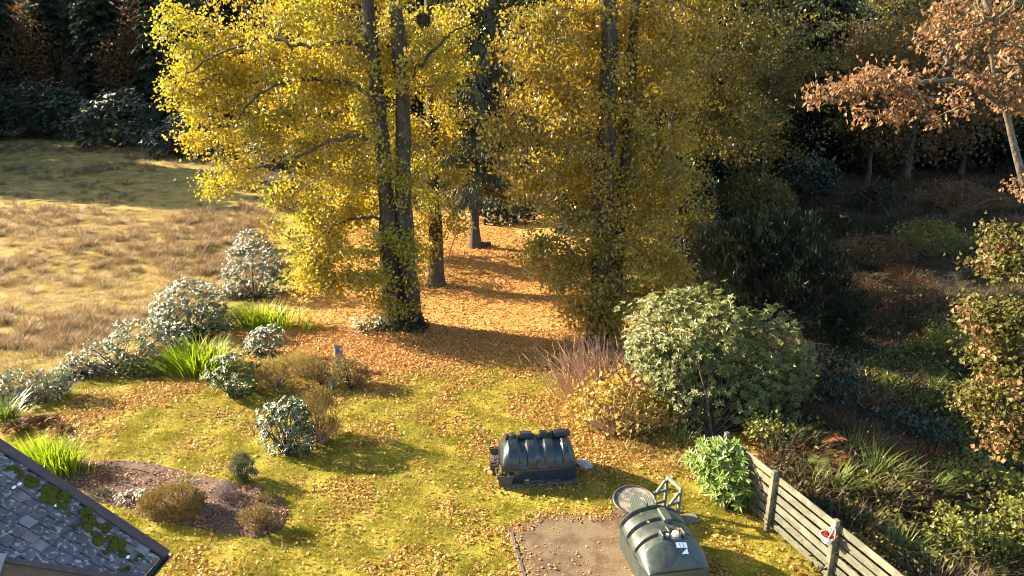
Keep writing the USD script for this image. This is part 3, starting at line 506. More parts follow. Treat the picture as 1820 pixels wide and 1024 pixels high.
shrub("rhododendron", "large rounded rhododendron with glossy leaves and a few red buds, right of the lawn", (1262, 775), [(1230, 600, 118, 88, 2.2, 1.7), (1340, 640, 98, 92, 2.2, 1.6), (1240, 680, 95, 75, 1.4, 1.3), (1160, 620, 50, 55, 1.9, .9), (1300, 710, 85, 55, 1.0, 1.1), (1390, 680, 55, 60, 1.8, .9), (1230, 735, 50, 30, .7, .6), (1215, 630, 55, 48, 1.3, .8), (1190, 660, 40, 35, 1.1, .7)], "rhodo_leaf", 41, "rosette", 104, .115, .38, 7, stems=18, lump=.36, inner=.3)
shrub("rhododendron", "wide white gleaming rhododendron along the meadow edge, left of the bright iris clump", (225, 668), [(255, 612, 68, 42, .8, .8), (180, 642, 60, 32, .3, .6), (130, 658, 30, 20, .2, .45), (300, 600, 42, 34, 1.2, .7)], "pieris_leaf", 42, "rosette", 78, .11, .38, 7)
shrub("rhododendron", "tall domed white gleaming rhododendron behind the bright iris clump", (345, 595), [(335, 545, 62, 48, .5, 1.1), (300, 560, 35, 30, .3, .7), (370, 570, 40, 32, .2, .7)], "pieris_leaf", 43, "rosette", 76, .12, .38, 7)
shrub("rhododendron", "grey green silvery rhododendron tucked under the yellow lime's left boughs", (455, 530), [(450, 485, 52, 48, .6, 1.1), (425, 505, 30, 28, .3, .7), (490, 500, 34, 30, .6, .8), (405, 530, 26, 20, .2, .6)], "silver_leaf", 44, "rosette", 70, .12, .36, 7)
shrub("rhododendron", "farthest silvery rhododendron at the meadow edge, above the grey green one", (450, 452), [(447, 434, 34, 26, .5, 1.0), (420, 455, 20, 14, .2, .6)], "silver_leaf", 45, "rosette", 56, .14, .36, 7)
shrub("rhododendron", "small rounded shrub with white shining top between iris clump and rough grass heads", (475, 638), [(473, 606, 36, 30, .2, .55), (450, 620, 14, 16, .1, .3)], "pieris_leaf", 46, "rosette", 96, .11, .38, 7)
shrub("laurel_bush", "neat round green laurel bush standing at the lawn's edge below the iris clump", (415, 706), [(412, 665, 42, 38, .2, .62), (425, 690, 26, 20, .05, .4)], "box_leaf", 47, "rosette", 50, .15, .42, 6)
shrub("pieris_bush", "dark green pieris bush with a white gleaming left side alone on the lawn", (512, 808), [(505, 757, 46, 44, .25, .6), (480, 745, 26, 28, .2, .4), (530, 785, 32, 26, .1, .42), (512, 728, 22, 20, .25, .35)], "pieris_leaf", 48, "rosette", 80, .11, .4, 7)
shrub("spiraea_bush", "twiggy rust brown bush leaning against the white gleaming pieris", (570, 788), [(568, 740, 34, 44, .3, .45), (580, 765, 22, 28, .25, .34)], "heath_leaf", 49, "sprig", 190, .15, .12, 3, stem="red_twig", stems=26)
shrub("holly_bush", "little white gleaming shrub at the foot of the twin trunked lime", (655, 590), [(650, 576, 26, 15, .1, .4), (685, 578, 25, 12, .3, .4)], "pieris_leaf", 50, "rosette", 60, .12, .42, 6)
shrub("ivy_bush", "low dark ivy mound between the twin lime's roots", (735, 585), [(725, 572, 26, 20, -.3, .4), (745, 582, 15, 12, -.2, .3)], "dark_leaf", 51, "leaf", 80, .1, .8, 4)
shrub("laurel_bush", "bright yellow green laurel with upright shining leaves against the end of the fence", (1290, 905), [(1282, 838, 48, 46, .35, .55), (1262, 815, 30, 28, .4, .4), (1300, 872, 38, 30, .15, .42), (1322, 862, 20, 30, .2, .35), (1290, 798, 22, 16, .45, .3)], "laurel_leaf", 52, "rosette", 70, .17, .34, 6, el=.2, lump=.5)
shrub("hydrangea_bush", "yellowing hydrangea bush right of the lawn, beside the big rhododendron", (1100, 775), [(1085, 715, 62, 45, .6, .9), (1045, 720, 36, 30, .5, .6), (1140, 735, 45, 38, .4, .7), (1180, 755, 32, 26, .3, .5), (1110, 752, 50, 24, .1, .5)], "hydrangea_leaf", 53, "leaf", 30, .14, .72, 4, stem="red_twig", stems=24, lump=.7, inner=.45)
def twig_bush(name, label, base_px, h, spread, n, seed, matn="red_twig", r=.008, group=None, lean=(0, 0)):
    rng = rng_of(seed); b = gp(*base_px); t = thing(name, label, "shrub", b, group=group)
    for j in range(4):
        mb = MB()
        for _ in range(n // 4):
            o = rng.normal(size=2) * spread * .35; d = unit(np.array([*(o / spread * .9 + rng.normal(size=2) * .25 + lean), 1.1])); L = h * (.5 + .6 * rng.random()); p0 = np.array([*o, -.05]); p1 = p0 + d * L * .5 + rng.normal(size=3) * .06; p2 = p0 + d * L + [*(d[:2] * .25 * L), -.08 * L] + rng.normal(size=3) * .08
            mb.tube([p0, p1, p2], [r, r * .7, r * .3], 3)
            for _ in range(2): e = p1 + (p2 - p1) * rng.random(); mb.tube([e, e + d * L * .22 + rng.normal(size=3) * .12], [r * .5, r * .25], 3)
        part(t, "stem", mb, matn)
    return t
twig_bush("dogwood_bush", "bare reddish twiggy bush between the amber lime and the hydrangea", (1050, 705), 1.7, 1.4, 240, 54, r=.013)
twig_bush("dogwood_bush", "bare twiggy stems leaning into the rhododendron's left side", (1110, 700), 1.7, 1.0, 110, 55, r=.012, lean=(.3, 0))
yew_b = gp(1385, 590)
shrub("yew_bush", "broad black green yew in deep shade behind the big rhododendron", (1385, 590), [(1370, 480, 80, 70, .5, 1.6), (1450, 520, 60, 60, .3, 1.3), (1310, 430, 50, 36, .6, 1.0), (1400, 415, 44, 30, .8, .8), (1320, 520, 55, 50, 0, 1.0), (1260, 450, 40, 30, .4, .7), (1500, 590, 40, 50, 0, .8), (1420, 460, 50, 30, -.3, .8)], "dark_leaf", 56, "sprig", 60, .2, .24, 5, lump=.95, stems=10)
shrub("privet_bush", "pale gold topped bush catching the sun above the black yew", (1335, 400), [(1335, 345, 58, 34, 0, 1.3), (1370, 370, 40, 40, .3, 1.1), (1300, 365, 30, 30, .2, .9)], "heath_leaf", 57, "leaf", 34, .24, .5, 4)
shrub("elder_bush", "dark leafy elder in the gully right of the big rhododendron", (1475, 745), [(1460, 680, 55, 55, 1.0, 1.0), (1500, 715, 40, 40, .6, .8), (1420, 720, 45, 35, .3, .7)], "dark_leaf", 58, "leaf", 40, .15, .55, 4, lump=.4)
shrub("elder_bush", "low black green bush deep in the gully, right of the leafy elder", (1600, 790), [(1590, 760, 60, 34, .4, .9), (1540, 775, 36, 26, .2, .6), (1650, 765, 40, 26, .5, .7)], "dark_leaf", 59, "leaf", 36, .15, .55, 4, lump=.4)
shrub("gorse_bush", "dull green bush low in the shaded glade below the oak's trunk", (1565, 372), [(1560, 352, 34, 22, 0, 1.2), (1530, 360, 24, 16, 0, .9)], "ground_leaf", 60, "leaf", 24, .26, .6, 4)
# the dark rhododendrons along the top of the meadow
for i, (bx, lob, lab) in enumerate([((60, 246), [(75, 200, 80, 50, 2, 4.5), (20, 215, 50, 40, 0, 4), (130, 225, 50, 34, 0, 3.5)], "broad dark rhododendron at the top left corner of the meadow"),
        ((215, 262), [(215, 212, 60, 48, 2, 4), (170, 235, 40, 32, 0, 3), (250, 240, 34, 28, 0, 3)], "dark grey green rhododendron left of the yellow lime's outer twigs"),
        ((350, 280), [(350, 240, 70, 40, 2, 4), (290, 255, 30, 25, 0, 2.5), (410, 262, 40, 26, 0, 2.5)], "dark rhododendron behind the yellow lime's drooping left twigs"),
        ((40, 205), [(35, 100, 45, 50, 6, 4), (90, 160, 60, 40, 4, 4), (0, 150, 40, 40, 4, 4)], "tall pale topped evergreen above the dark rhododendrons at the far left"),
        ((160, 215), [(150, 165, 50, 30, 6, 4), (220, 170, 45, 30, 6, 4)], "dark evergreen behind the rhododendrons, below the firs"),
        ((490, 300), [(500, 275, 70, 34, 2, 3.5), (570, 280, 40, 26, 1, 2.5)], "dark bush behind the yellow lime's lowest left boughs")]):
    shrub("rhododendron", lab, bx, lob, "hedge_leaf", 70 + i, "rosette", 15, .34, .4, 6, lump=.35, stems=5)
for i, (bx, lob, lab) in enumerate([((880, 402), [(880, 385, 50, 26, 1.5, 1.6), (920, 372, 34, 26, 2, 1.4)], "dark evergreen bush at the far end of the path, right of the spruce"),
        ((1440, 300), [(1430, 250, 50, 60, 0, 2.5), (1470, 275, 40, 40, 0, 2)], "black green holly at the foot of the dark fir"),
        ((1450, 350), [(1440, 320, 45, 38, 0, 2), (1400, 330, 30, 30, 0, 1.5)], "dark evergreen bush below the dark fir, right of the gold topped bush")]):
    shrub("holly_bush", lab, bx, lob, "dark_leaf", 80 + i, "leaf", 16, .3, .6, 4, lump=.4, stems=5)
# small plants of the left border
shrub("bramble", "bramble with pale lit leaves by the meadow at the picture's left edge", (60, 712), [(40, 690, 45, 26, .2, .6), (90, 695, 32, 18, .1, .45), (10, 705, 26, 20, 0, .4), (108, 678, 28, 16, .1, .4)], "silver_leaf", 90, "leaf", 60, .11, .7, 4, stem="red_twig")
shrub("fern_bush", "dark green fern mass under the wide meadow edge rhododendron", (300, 668), [(280, 655, 40, 18, .1, .4), (240, 668, 34, 14, 0, .35)], "fern_leaf", 91, "leaf", 60, .13, .4, 4)
shrub("feathery_bush", "pale feathery plant right of the round laurel bush", (490, 690), [(488, 660, 36, 24, .2, .5), (520, 650, 22, 16, .3, .35), (465, 670, 16, 18, .1, .3)], "fringe_leaf", 92, "sprig", 150, .12, .14, 4, stem="twig_bark")
shrub("feathery_bush", "pale feathery plant left of the grey stump", (548, 672), [(545, 645, 26, 18, .3, .4), (532, 655, 16, 14, .2, .3)], "fringe_leaf", 93, "sprig", 150, .12, .14, 4, stem="twig_bark")
shrub("cotoneaster_bush", "dark mossy mound left of the split below the grey stump", (568, 684), [(566, 662, 20, 18, .15, .35)], "heath_leaf", 94, "leaf", 170, .08, .5, 4)
shrub("cotoneaster_bush", "dark mossy mound right of the grey stump casting a long shadow", (625, 692), [(622, 663, 30, 24, .25, .5), (640, 672, 18, 16, .15, .3), (600, 650, 18, 12, .4, .3)], "heath_leaf", 95, "leaf", 170, .08, .5, 4)
shrub("dwarf_spruce", "small blue green dwarf spruce at the corner of the flower bed", (430, 856), [(431, 832, 20, 20, .05, .26), (428, 818, 12, 10, .05, .18), (440, 846, 18, 10, .02, .22)], "spruce_leaf", 96, "sprig", 420, .07, .25, 4, category="dwarf conifer")
shrub("moss_cushion", "yellow green cushion plant under the dwarf spruce", (428, 866), [(425, 857, 18, 9, 0, .2)], "moss_leaf", 97, "sprig", 900, .035, .3, 4, category="cushion plant", stems=2, inner=.1)
shrub("moss_cushion", "low yellow green cushion plant at the right end of the flower bed", (475, 893), [(475, 886, 18, 10, 0, .22)], "moss_leaf", 98, "sprig", 900, .035, .3, 4, category="cushion plant", stems=2, inner=.1)
shrub("heather_mound", "rounded brown heather mound in the middle of the flower bed", (310, 920), [(308, 893, 58, 28, .05, .42), (280, 900, 30, 20, .02, .3), (340, 902, 26, 18, 0, .28)], "heath_leaf", 99, "sprig", 520, .06, .25, 4, category="heather", lump=.12)
shrub("heather_mound", "grey lilac heather between the brown mound and the cushion plant", (405, 895), [(402, 880, 22, 16, 0, .26)], "grey_leaf", 100, "sprig", 420, .07, .22, 4, category="heather")
shrub("heather_mound", "straggly dark heather with pale tips at the front right of the flower bed", (460, 940), [(455, 920, 30, 20, 0, .3), (485, 925, 16, 14, 0, .2)], "heath_leaf", 101, "sprig", 300, .07, .25, 4, category="heather", inner=.5)
shrub("heather_mound", "low grey heather in shade between the brown mound and the straggly dark one", (385, 925), [(385, 915, 30, 12, 0, .22)], "grey_leaf", 102, "sprig", 260, .06, .25, 4, category="heather")
shrub("sedum_plant", "pale green leaved sedum patch left of the brown heather mound", (235, 895), [(232, 885, 34, 14, .05, .24), (258, 880, 22, 10, .05, .2)], "silver_leaf", 103, "rosette", 140, .055, .6, 6, category="plant", stems=4)
shrub("thyme_plant", "small grey green mat plant near the roof's dark edge", (180, 885), [(178, 877, 18, 8, 0, .16)], "spruce_leaf", 104, "sprig", 500, .04, .3, 4, category="plant", stems=2)

# strap leaved clumps
def clump(name, label, base_px, n, L, W, spread, bend, seed, leaf="strap_leaf", category="plant", lean=.22, group=None):
    rng = rng_of(seed); b = gp(*base_px); t = thing(name, label, category, b, group=group)
    o = rng.normal(size=(n, 2)) * spread; B = np.c_[o, np.full(n, -.02)]; D = np.c_[o / max(max(spread), .01) * lean + rng.normal(size=(n, 2)) * .15, np.zeros(n)]
    for k in range(3):
        sl = slice(k, None, 3); part(t, "leaf_tuft", MB().blades(B[sl], D[sl], L * (.6 + .55 * rng.random(len(B[sl]))), W * (.7 + .6 * rng.random(len(B[sl]))), bend * (.4 + 1.2 * rng.random(len(B[sl])))), leaf, kind="stuff")
    return t
clump("iris_clump", "large bright lime green iris clump beside the slate roof", (92, 842), 520, .95, .036, (.36, .18), .5, 110, lean=.16)
clump("iris_clump", "bright yellow green iris clump at the meadow border above the round laurel bush", (357, 664), 520, 1.25, .042, (.46, .25), .75, 111, lean=.25)
clump("iris_clump", "long band of green iris leaves under the yellow lime's left boughs", (470, 580), 460, 1.05, .042, (.85, .25), .8, 112, lean=.3)
clump("iris_clump", "tiny pair of pale iris tufts on the orange leaves left of the lime", (548, 588), 30, .45, .03, (.16, .05), .4, 113)
clump("iris_clump", "drooping green strap leaves cut by the left edge of the picture", (5, 745), 150, .9, .04, (.25, .2), 1.2, 114, "sedge_leaf", lean=.35)
clump("sedge_tuft", "small orange brown sedge in the left of the flower bed", (196, 862), 160, .34, .009, (.06, .06), .6, 115, "bracken_leaf", lean=.25)
clump("sedge_tuft", "thin yellow green sprout at the back of the flower bed", (328, 862), 26, .34, .016, (.06, .04), .8, 116)
clump("sedge_tuft", "yellowing lily stems at the far left end of the flower bed", (188, 826), 34, .42, .02, (.16, .05), .5, 117, "fringe_leaf")
for i, (px, py, n, L, lab) in enumerate([(1550, 850, 120, 1.0, "tall lit sedge clump beyond the fence, behind the middle post"), (1520, 815, 70, .9, "thin sedge clump beyond the fence, highest on the bank"), (1590, 905, 150, .9, "bright green iris clump beyond the fence near the brown bracken"), (1640, 880, 120, .9, "upright sedge clump on the bank right of the brown bracken"),
        (1480, 880, 100, .8, "sedge clump leaning over the fence's top board"), (1655, 965, 90, .7, "green sedge among the brambles at the lower right"), (1590, 985, 150, .7, "arching sedge right behind the hanging basket"), (1660, 700, 70, .9, "shaded sedge in the gully below the oak's leaves"), (1240, 745, 60, .8, "grassy tuft at the foot of the big rhododendron"), (1210, 790, 80, .6, "pale grass tuft in front of the big rhododendron")]):
    clump("sedge_clump", lab, (px, py), n, L, .026, (.26, .2), .9, 130 + i, "sedge_leaf", lean=.35)
for i, (px, py, n, lab) in enumerate([(1415, 945, 120, "dry straw grass at the foot of the first fence post"), (1360, 920, 90, "dry straw grass under the bright laurel"), (1470, 1000, 120, "yellow weeds under the hanging basket"), (1190, 830, 110, "dry grass at the lawn edge right of the oil tank"), (1110, 800, 90, "dry grass below the hydrangea")]):
    clump("grass_tuft", lab, (px, py), n, .42, .012, (.24, .14), 1.1, 150 + i, "fringe_leaf", lean=.4)

# ferns and bracken
def frond_plant(name, label, base_px, n, L, seed, leaf="bracken_leaf", group=None):
    rng = rng_of(seed); b = gp(*base_px); t = thing(name, label, "fern", b, group=group)
    for i in range(n):
        a = i * 6.283 / n + rng.normal() * .3; o = np.array([math.cos(a), math.sin(a), 0]); l = L * (.7 + .5 * rng.random()); m = 22; u = np.linspace(0, 1, m); lift = .9 + .4 * rng.random()
        q = o * (l * .8 * u)[:, None] + np.array([0, 0, 1]) * (l * (lift * u - .95 * u ** 2))[:, None]; side = np.array([-o[1], o[0], 0]); T = unit(np.gradient(q, axis=0)); mb = MB().tube(q[::7], np.linspace(.008, .003, len(q[::7])), 3)
        w = l * .26 * np.sin(np.pi * (.12 + .86 * u)) ** .8
        for sg in (-1, 1): mb.leaves(q[2:], side * sg + T[2:] * .45 + rng.normal(size=(m - 2, 3)) * .12 - [0, 0, .15], np.cross(T[2:], side) * -1 + rng.normal(size=(m - 2, 3)) * .2, w[2:] * (.8 + .4 * rng.random(m - 2)), w[2:] * .3, fold=.05)
        part(t, "frond", mb, leaf)
    return t
for i, (px, py, n, L, lf, lab) in enumerate([(1445, 800, 11, .9, "bracken_leaf", "rust brown bracken beyond the far end of the fence"), (1470, 830, 9, .8, "bracken_leaf", "rust brown bracken a step nearer along the fence"), (1600, 925, 12, .95, "bracken_leaf", "dark brown bracken in the middle of the lower right bank"), (1640, 930, 9, .8, "bracken_leaf", "brown bracken right of the darkest one on the bank"),
        (1520, 600, 10, 1.0, "bracken_leaf", "brown bracken in the shaded gully, upper one"), (1560, 560, 10, 1.0, "bracken_leaf", "brown bracken in the shaded gully below the grassy glade"), (1440, 850, 9, .8, "fern_leaf", "pale fern close behind the fence's first bay"), (1500, 905, 9, .75, "fern_leaf", "pale fern close behind the fence's middle post"), (1700, 900, 10, .9, "fern_leaf", "green fern below the oak's lowest leaves"), (1760, 930, 10, .9, "fern_leaf", "green fern at the right edge bank"), (1580, 690, 9, .9, "fern_leaf", "dim fern in the gully right of the black elder"),
        (1680, 560, 9, .9, "bracken_leaf", "brown bracken behind the sycamore coloured lower leaves"), (30, 765, 10, .55, "bracken_leaf", "red brown dead fern at the left edge above the iris clump"), (75, 755, 9, .5, "bracken_leaf", "red brown dead fern behind the iris clump by the roof"), (110, 770, 8, .45, "bracken_leaf", "small red brown dead fern right of the others by the roof")]):
    frond_plant("bracken" if lf == "bracken_leaf" else "fern", lab, (px, py), n, L, 170 + i, lf)
for i, (bx, lob, lab) in enumerate([((1700, 1000), [(1690, 945, 60, 36, .3, .8), (1640, 975, 45, 28, .1, .6), (1745, 960, 45, 34, .3, .7)], "sunlit bramble tangle at the lower right corner"), ((1800, 1010), [(1790, 965, 60, 40, .3, .9), (1830, 920, 40, 30, .6, .7)], "bramble in the extreme lower right corner"), ((1590, 960), [(1580, 930, 34, 22, .2, .4), (1540, 940, 26, 18, .1, .35)], "yellow leaved bramble right of the fence's middle post"),
        ((1750, 900), [(1750, 862, 60, 36, .4, .9), (1700, 850, 40, 28, .5, .7), (1800, 870, 36, 34, .3, .7)], "green bramble below the oak's lowest leaves"), ((1540, 1000), [(1560, 985, 34, 18, .2, .4)], "low bramble beyond the fence under the basket's post"), ((1640, 1020), [(1640, 1005, 50, 22, .1, .5)], "bramble sprawling at the bottom edge right of the fence"), ((1390, 800), [(1385, 775, 40, 22, .2, .5), (1350, 760, 30, 22, .3, .4)], "dim bramble behind the far end of the fence")]):
    shrub("bramble", lab, bx, lob, "bramble_leaf", 190 + i, "leaf", 75, .1, .7, 4, stem="red_twig", stems=10, lump=.5, inner=.4)

# the oak that leans in from the right
ob = np.array([14.6, 16.4, 0.]); ob[2] = tz(14.6, 16.4); YO = 15.5
hub = at_y(1905, 330, YO + .4); limb2 = [ob + [0, 0, .2], at_y(1900, 560, YO + .6), at_y(1845, 400, YO), at_y(1818, 320, YO - .3), at_y(1800, 250, YO - .4), at_y(1785, 190, YO - .6), at_y(1765, 120, YO - .8), at_y(1770, 20, YO - 1)]
limb1 = [at_y(1785, 190, YO - .6), at_y(1740, 160, YO - .8), at_y(1690, 140, YO - 1.0), at_y(1640, 146, YO - 1.2), at_y(1590, 158, YO - 1.4), at_y(1530, 172, YO - 1.5), at_y(1470, 178, YO - 1.6)]
def spl(pts, n): pts = np.array(pts); t = np.arange(len(pts)); from_ = np.linspace(0, len(pts) - 1, n); from scipy.interpolate import CubicSpline; return CubicSpline(t, pts)(from_)
R_ = rng_of(5)
OAK = [(1570, 140, 66, 30, YO - 1.4, .8, 46), (1500, 152, 40, 24, YO - 1.5, .6, 25), (1455, 165, 14, 16, YO - 1.6, .3, 9), (1610, 190, 46, 22, YO - 1.2, .6, 21), (1575, 208, 30, 8, YO - 1.3, .4, 9), (1535, 200, 20, 8, YO - 1.4, .3, 7), (1655, 215, 30, 8, YO - 1.1, .3, 7), (1700, 70, 56, 46, YO - 1, 1.0, 28), (1770, 40, 50, 46, YO - 1, 1.1, 32), (1790, 175, 38, 26, YO - .7, .8, 28), (1735, 145, 44, 20, YO - .8, .6, 21), (1690, 15, 36, 26, YO - 1, .8, 14), (1812, 335, 18, 14, YO - .5, .4, 9), (1715, 185, 34, 16, YO - .9, .5, 10), (1812, 90, 30, 44, YO - .5, .8, 18), (1650, 50, 16, 20, YO - 1.1, .4, 7), (1800, -60, 120, 60, YO - .8, 1.4, 46)]
oak = thing("oak_tree", "pale limbed oak with pinkish brown leaves reaching in from the upper right", "tree", ob)
Q2, Q1 = spl(limb2, 40), spl(limb1, 24); r2, r1 = np.linspace(.125, .025, 40), np.linspace(.055, .014, 24)
Q1[1:-1] += R_.normal(size=(22, 3)) * .03
part(oak, "trunk", MB().tube(Q2, r2, 10).moved(ob), "oak_bark", True); part(oak, "limb", MB().tube(Q1, r1, 8).moved(ob), "oak_bark", True)
op = np.vstack([lobe_pts(*L, R_) for L in OAK]); paths, P_, E_ = grow([(Q2, r2), (Q1, r1)], op, R_, .0105, arch=.02)
for q, r in paths: q[1:-1] += R_.normal(size=(len(q) - 2, 3)) * .04
part(oak, "branchwork", wood(paths, R_).moved(ob), "oak_bark", True, kind="stuff"); part(oak, "crown", foliage(P_, E_, R_, 11, .10, .13, .9, along=.9).moved(ob), "russet_leaf", kind="stuff")
sb = np.array([12.6, 13.4, 0.]); sb[2] = tz(12.6, 13.4); YS = 13.2
SYC = [(1775, 580, 45, 40, YS, .7, 28), (1740, 560, 30, 24, YS + .4, .5, 10), (1790, 660, 50, 50, YS - .2, .8, 36), (1760, 720, 50, 45, YS - .2, .7, 30), (1765, 470, 40, 36, YS + 1.2, .7, 14), (1800, 440, 40, 50, YS + 1, .8, 16), (1800, 780, 40, 40, YS - .4, .6, 20), (1735, 620, 24, 24, YS + .5, .4, 6), (1815, 560, 30, 40, YS, .6, 12), (1870, 650, 60, 120, YS, 1.2, 40)]
syc = thing("sycamore_tree", "green and brown sycamore whose low leaves fill the right edge below the oak", "tree", sb)
qs, rs = trunk_line(sb - [0, 0, .2], at_y(1880, 300, YS), .16, .05, R_, 20, .1); part(syc, "trunk", MB().tube(qs, rs, 9).moved(sb), "dark_bark", True)
op = np.vstack([lobe_pts(*L, R_) for L in SYC]); paths, P_, E_ = grow([(qs, rs)], op, R_, .008); part(syc, "branchwork", wood(paths, R_).moved(sb), "twig_bark", True, kind="stuff")
red_ = R_.random(len(P_)) < .3
for nm_, sel_, lm_ in (("crown", ~red_, "sycamore_leaf"), ("crown", red_, "russet_leaf")): part(syc, nm_, foliage(P_[sel_], [e for e, q in zip(E_, sel_) if q], R_, 44, .105, .16, .5, aspect=.85).moved(sb), lm_, kind="stuff")

for i, (bx, lob, lf_, lab) in enumerate([((1545, 470), [(1540, 445, 60, 26, .5, 1.2), (1590, 455, 40, 20, .3, .9)], "bronze_leaf", "brown scrub in the shaded glade behind the gully, left of the next clump"), ((1650, 455), [(1650, 425, 60, 30, .5, 1.3), (1700, 440, 40, 22, .3, .9)], "bramble_leaf", "olive scrub in the shaded glade, right of the brown clump"), ((1610, 560), [(1600, 530, 55, 30, .4, 1.1), (1650, 540, 36, 22, .2, .8)], "bronze_leaf", "brown tangled scrub on the gully's far bank"),
        ((1690, 640), [(1680, 610, 50, 30, .4, .9), (1640, 625, 36, 22, .2, .7)], "bramble_leaf", "olive bramble scrub on the gully's bank beside the sycamore"), ((1500, 540), [(1490, 510, 46, 28, .3, 1.0)], "bronze_leaf", "brown scrub against the right side of the black yew"), ((1700, 380), [(1700, 352, 60, 26, .5, 1.6), (1760, 362, 40, 20, .3, 1.2)], "bronze_leaf", "brown scrub at the back of the glade, under the pale oak limb"), ((1480, 420), [(1480, 395, 46, 24, .4, 1.2)], "ground_leaf", "dull green scrub in the glade, right of the gold topped bush")]):
    shrub("scrub_bush", lab, bx, lob, lf_, 230 + i, "leaf", 40, .15, .6, 4, lump=.6, inner=.4, stem="twig_bark", stems=22)
# ------------------------------------------------------------------ built things
mat("slate", {"o": ("object_info", {}), "g": ("geometry", {}), "n": ("noise_texture", {"scale": 9.0, "detail": 6.0, "roughness": .7}), "r": ("rgb_ramp", {"ramp": [(.3, (.035, .035, .042)), (.6, (.08, .08, .095)), (.75, (.14, .135, .14))]}),
    "n2": ("noise_texture", {"scale": 17.0, "detail": 3.0}), "k": ("map_range", {"from_min": .57, "from_max": .63, "clamp": True}), "mc": ("mix_color", {"b": (.25, .24, .22)}),
    "wn": ("noise_texture", {"scale": 3.3, "detail": 0.0}), "wr": ("rgb_ramp", {"ramp": [(.35, (.7, .7, .75)), (.65, (1.15, 1.12, 1.12))]}), "mm": ("mix_color", {"blend_type": "multiply", "fac": 1.0}),
    "p": ("principled_bsdf", {"roughness": .6}), "b": ("bump", {"strength": .6, "distance": .01})},
    [("g.position", "n.vector"), ("g.position", "n2.vector"), ("n.fac", "r.fac"), ("n2.fac", "k.value"), ("k.result", "mc.fac"), ("r.color", "mc.a"), ("g.position", "wn.vector"), ("wn.fac", "wr.fac"), ("mc.result", "mm.a"), ("wr.color", "mm.b"), ("mm.result", "p.base_color"), ("n.fac", "b.height"), ("b.normal", "p.normal")])
plain_mat("slate_brown", (.08, .07, .075), (.15, .13, .13), 10, .65, .5)
plain_mat("slate_pale", (.10, .10, .115), (.17, .165, .175), 9, .6, .5)
plain_mat("barge_paint", (.035, .026, .028), (.055, .04, .04), 8, .5, .2)
plain_mat("brown_wood", (.07, .04, .022), (.12, .07, .035), 9, .7, .3)
plain_mat("lead_grey", (.16, .17, .19), (.24, .25, .27), 6, .5, .2)
plain_mat("render_wall", (.5, .46, .4), (.6, .56, .5), 5, .9, .2)
plain_mat("gutter_black", (.015, .015, .017), (.03, .03, .03), 8, .4)
def tank_mat(name, a, b, dust, rough):
    mat(name, {"c": ("texture_coordinate", {}), "mp": ("mapping", {"scale": (9, 9, 1.2)}), "n": ("noise_texture", {"scale": 1.6, "detail": 6.0, "roughness": .7}), "r": ("rgb_ramp", {"ramp": [(.3, a), (.7, b)]}),
        "n2": ("noise_texture", {"scale": 2.2, "detail": 7.0, "roughness": .72}), "g": ("geometry", {}), "sx": ("separate_xyz", {}), "up": ("map_range", {"from_min": -.2, "from_max": 1.0, "clamp": True}), "k": ("map_range", {"from_min": .45, "from_max": .72, "clamp": True}), "kk": ("math", {"math_type": "multiply"}), "k3": ("math", {"math_type": "multiply", "value2": .8}),
        "m": ("mix_color", {"b": dust}), "rr": ("map_range", {"from_min": 0, "from_max": 1, "to_min": rough, "to_max": .75}), "p": ("principled_bsdf", {"specular_ior_level": .6}), "b": ("bump", {"strength": .12, "distance": .02})},
        [("c.object", "mp.vector"), ("mp.vector", "n.vector"), ("n.fac", "r.fac"), ("c.object", "n2.vector"), ("g.normal", "sx.vector"), ("sx.z", "up.value"), ("n2.fac", "k.value"), ("k.result", "kk.value1"), ("up.result", "kk.value2"), ("kk.value", "k3.value1"), ("k3.value", "m.fac"), ("r.color", "m.a"), ("m.result", "p.base_color"), ("k3.value", "rr.value"), ("rr.result", "p.roughness"), ("n2.fac", "b.height"), ("b.normal", "p.normal")])
tank_mat("tank_green", (.020, .030, .029), (.040, .056, .052), (.095, .10, .07), .30)
tank_mat("tank_navy", (.009, .015, .020), (.016, .026, .034), (.035, .04, .035), .22)
plain_mat("cap_white", (.62, .62, .58), (.75, .74, .7), 9, .5)
plain_mat("cap_black", (.02, .02, .02), (.035, .032, .03), 9, .5)
plain_mat("sticker_white", (.68, .70, .74), (.8, .8, .82), 20, .4)
plain_mat("sticker_black", (.02, .022, .03), (.05, .05, .06), 20, .4)
plain_mat("pot_plastic", (.035, .030, .028), (.065, .055, .05), 7, .6, .1)
plain_mat("soil", (.05, .034, .024), (.13, .09, .06), 26, .95, .8)
plain_mat("brick_red", (.34, .15, .07), (.44, .24, .12), 14, .9, .4)
plain_mat("stone_pale", (.34, .33, .31), (.5, .48, .45), 12, .85, .4)
plain_mat("yellow_plastic", (.5, .42, .03), (.6, .5, .05), 6, .5)
plain_mat("concrete_dark", (.05, .04, .03), (.11, .09, .07), 6, .9, .4)
plain_mat("table_rim", (.045, .038, .034), (.075, .06, .05), 14, .5, .2)
plain_mat("bench_wood", (.08, .10, .08), (.16, .18, .14), 11, .8, .3)
plain_mat("basket_white", (.6, .58, .6), (.72, .7, .7), 9, .5)
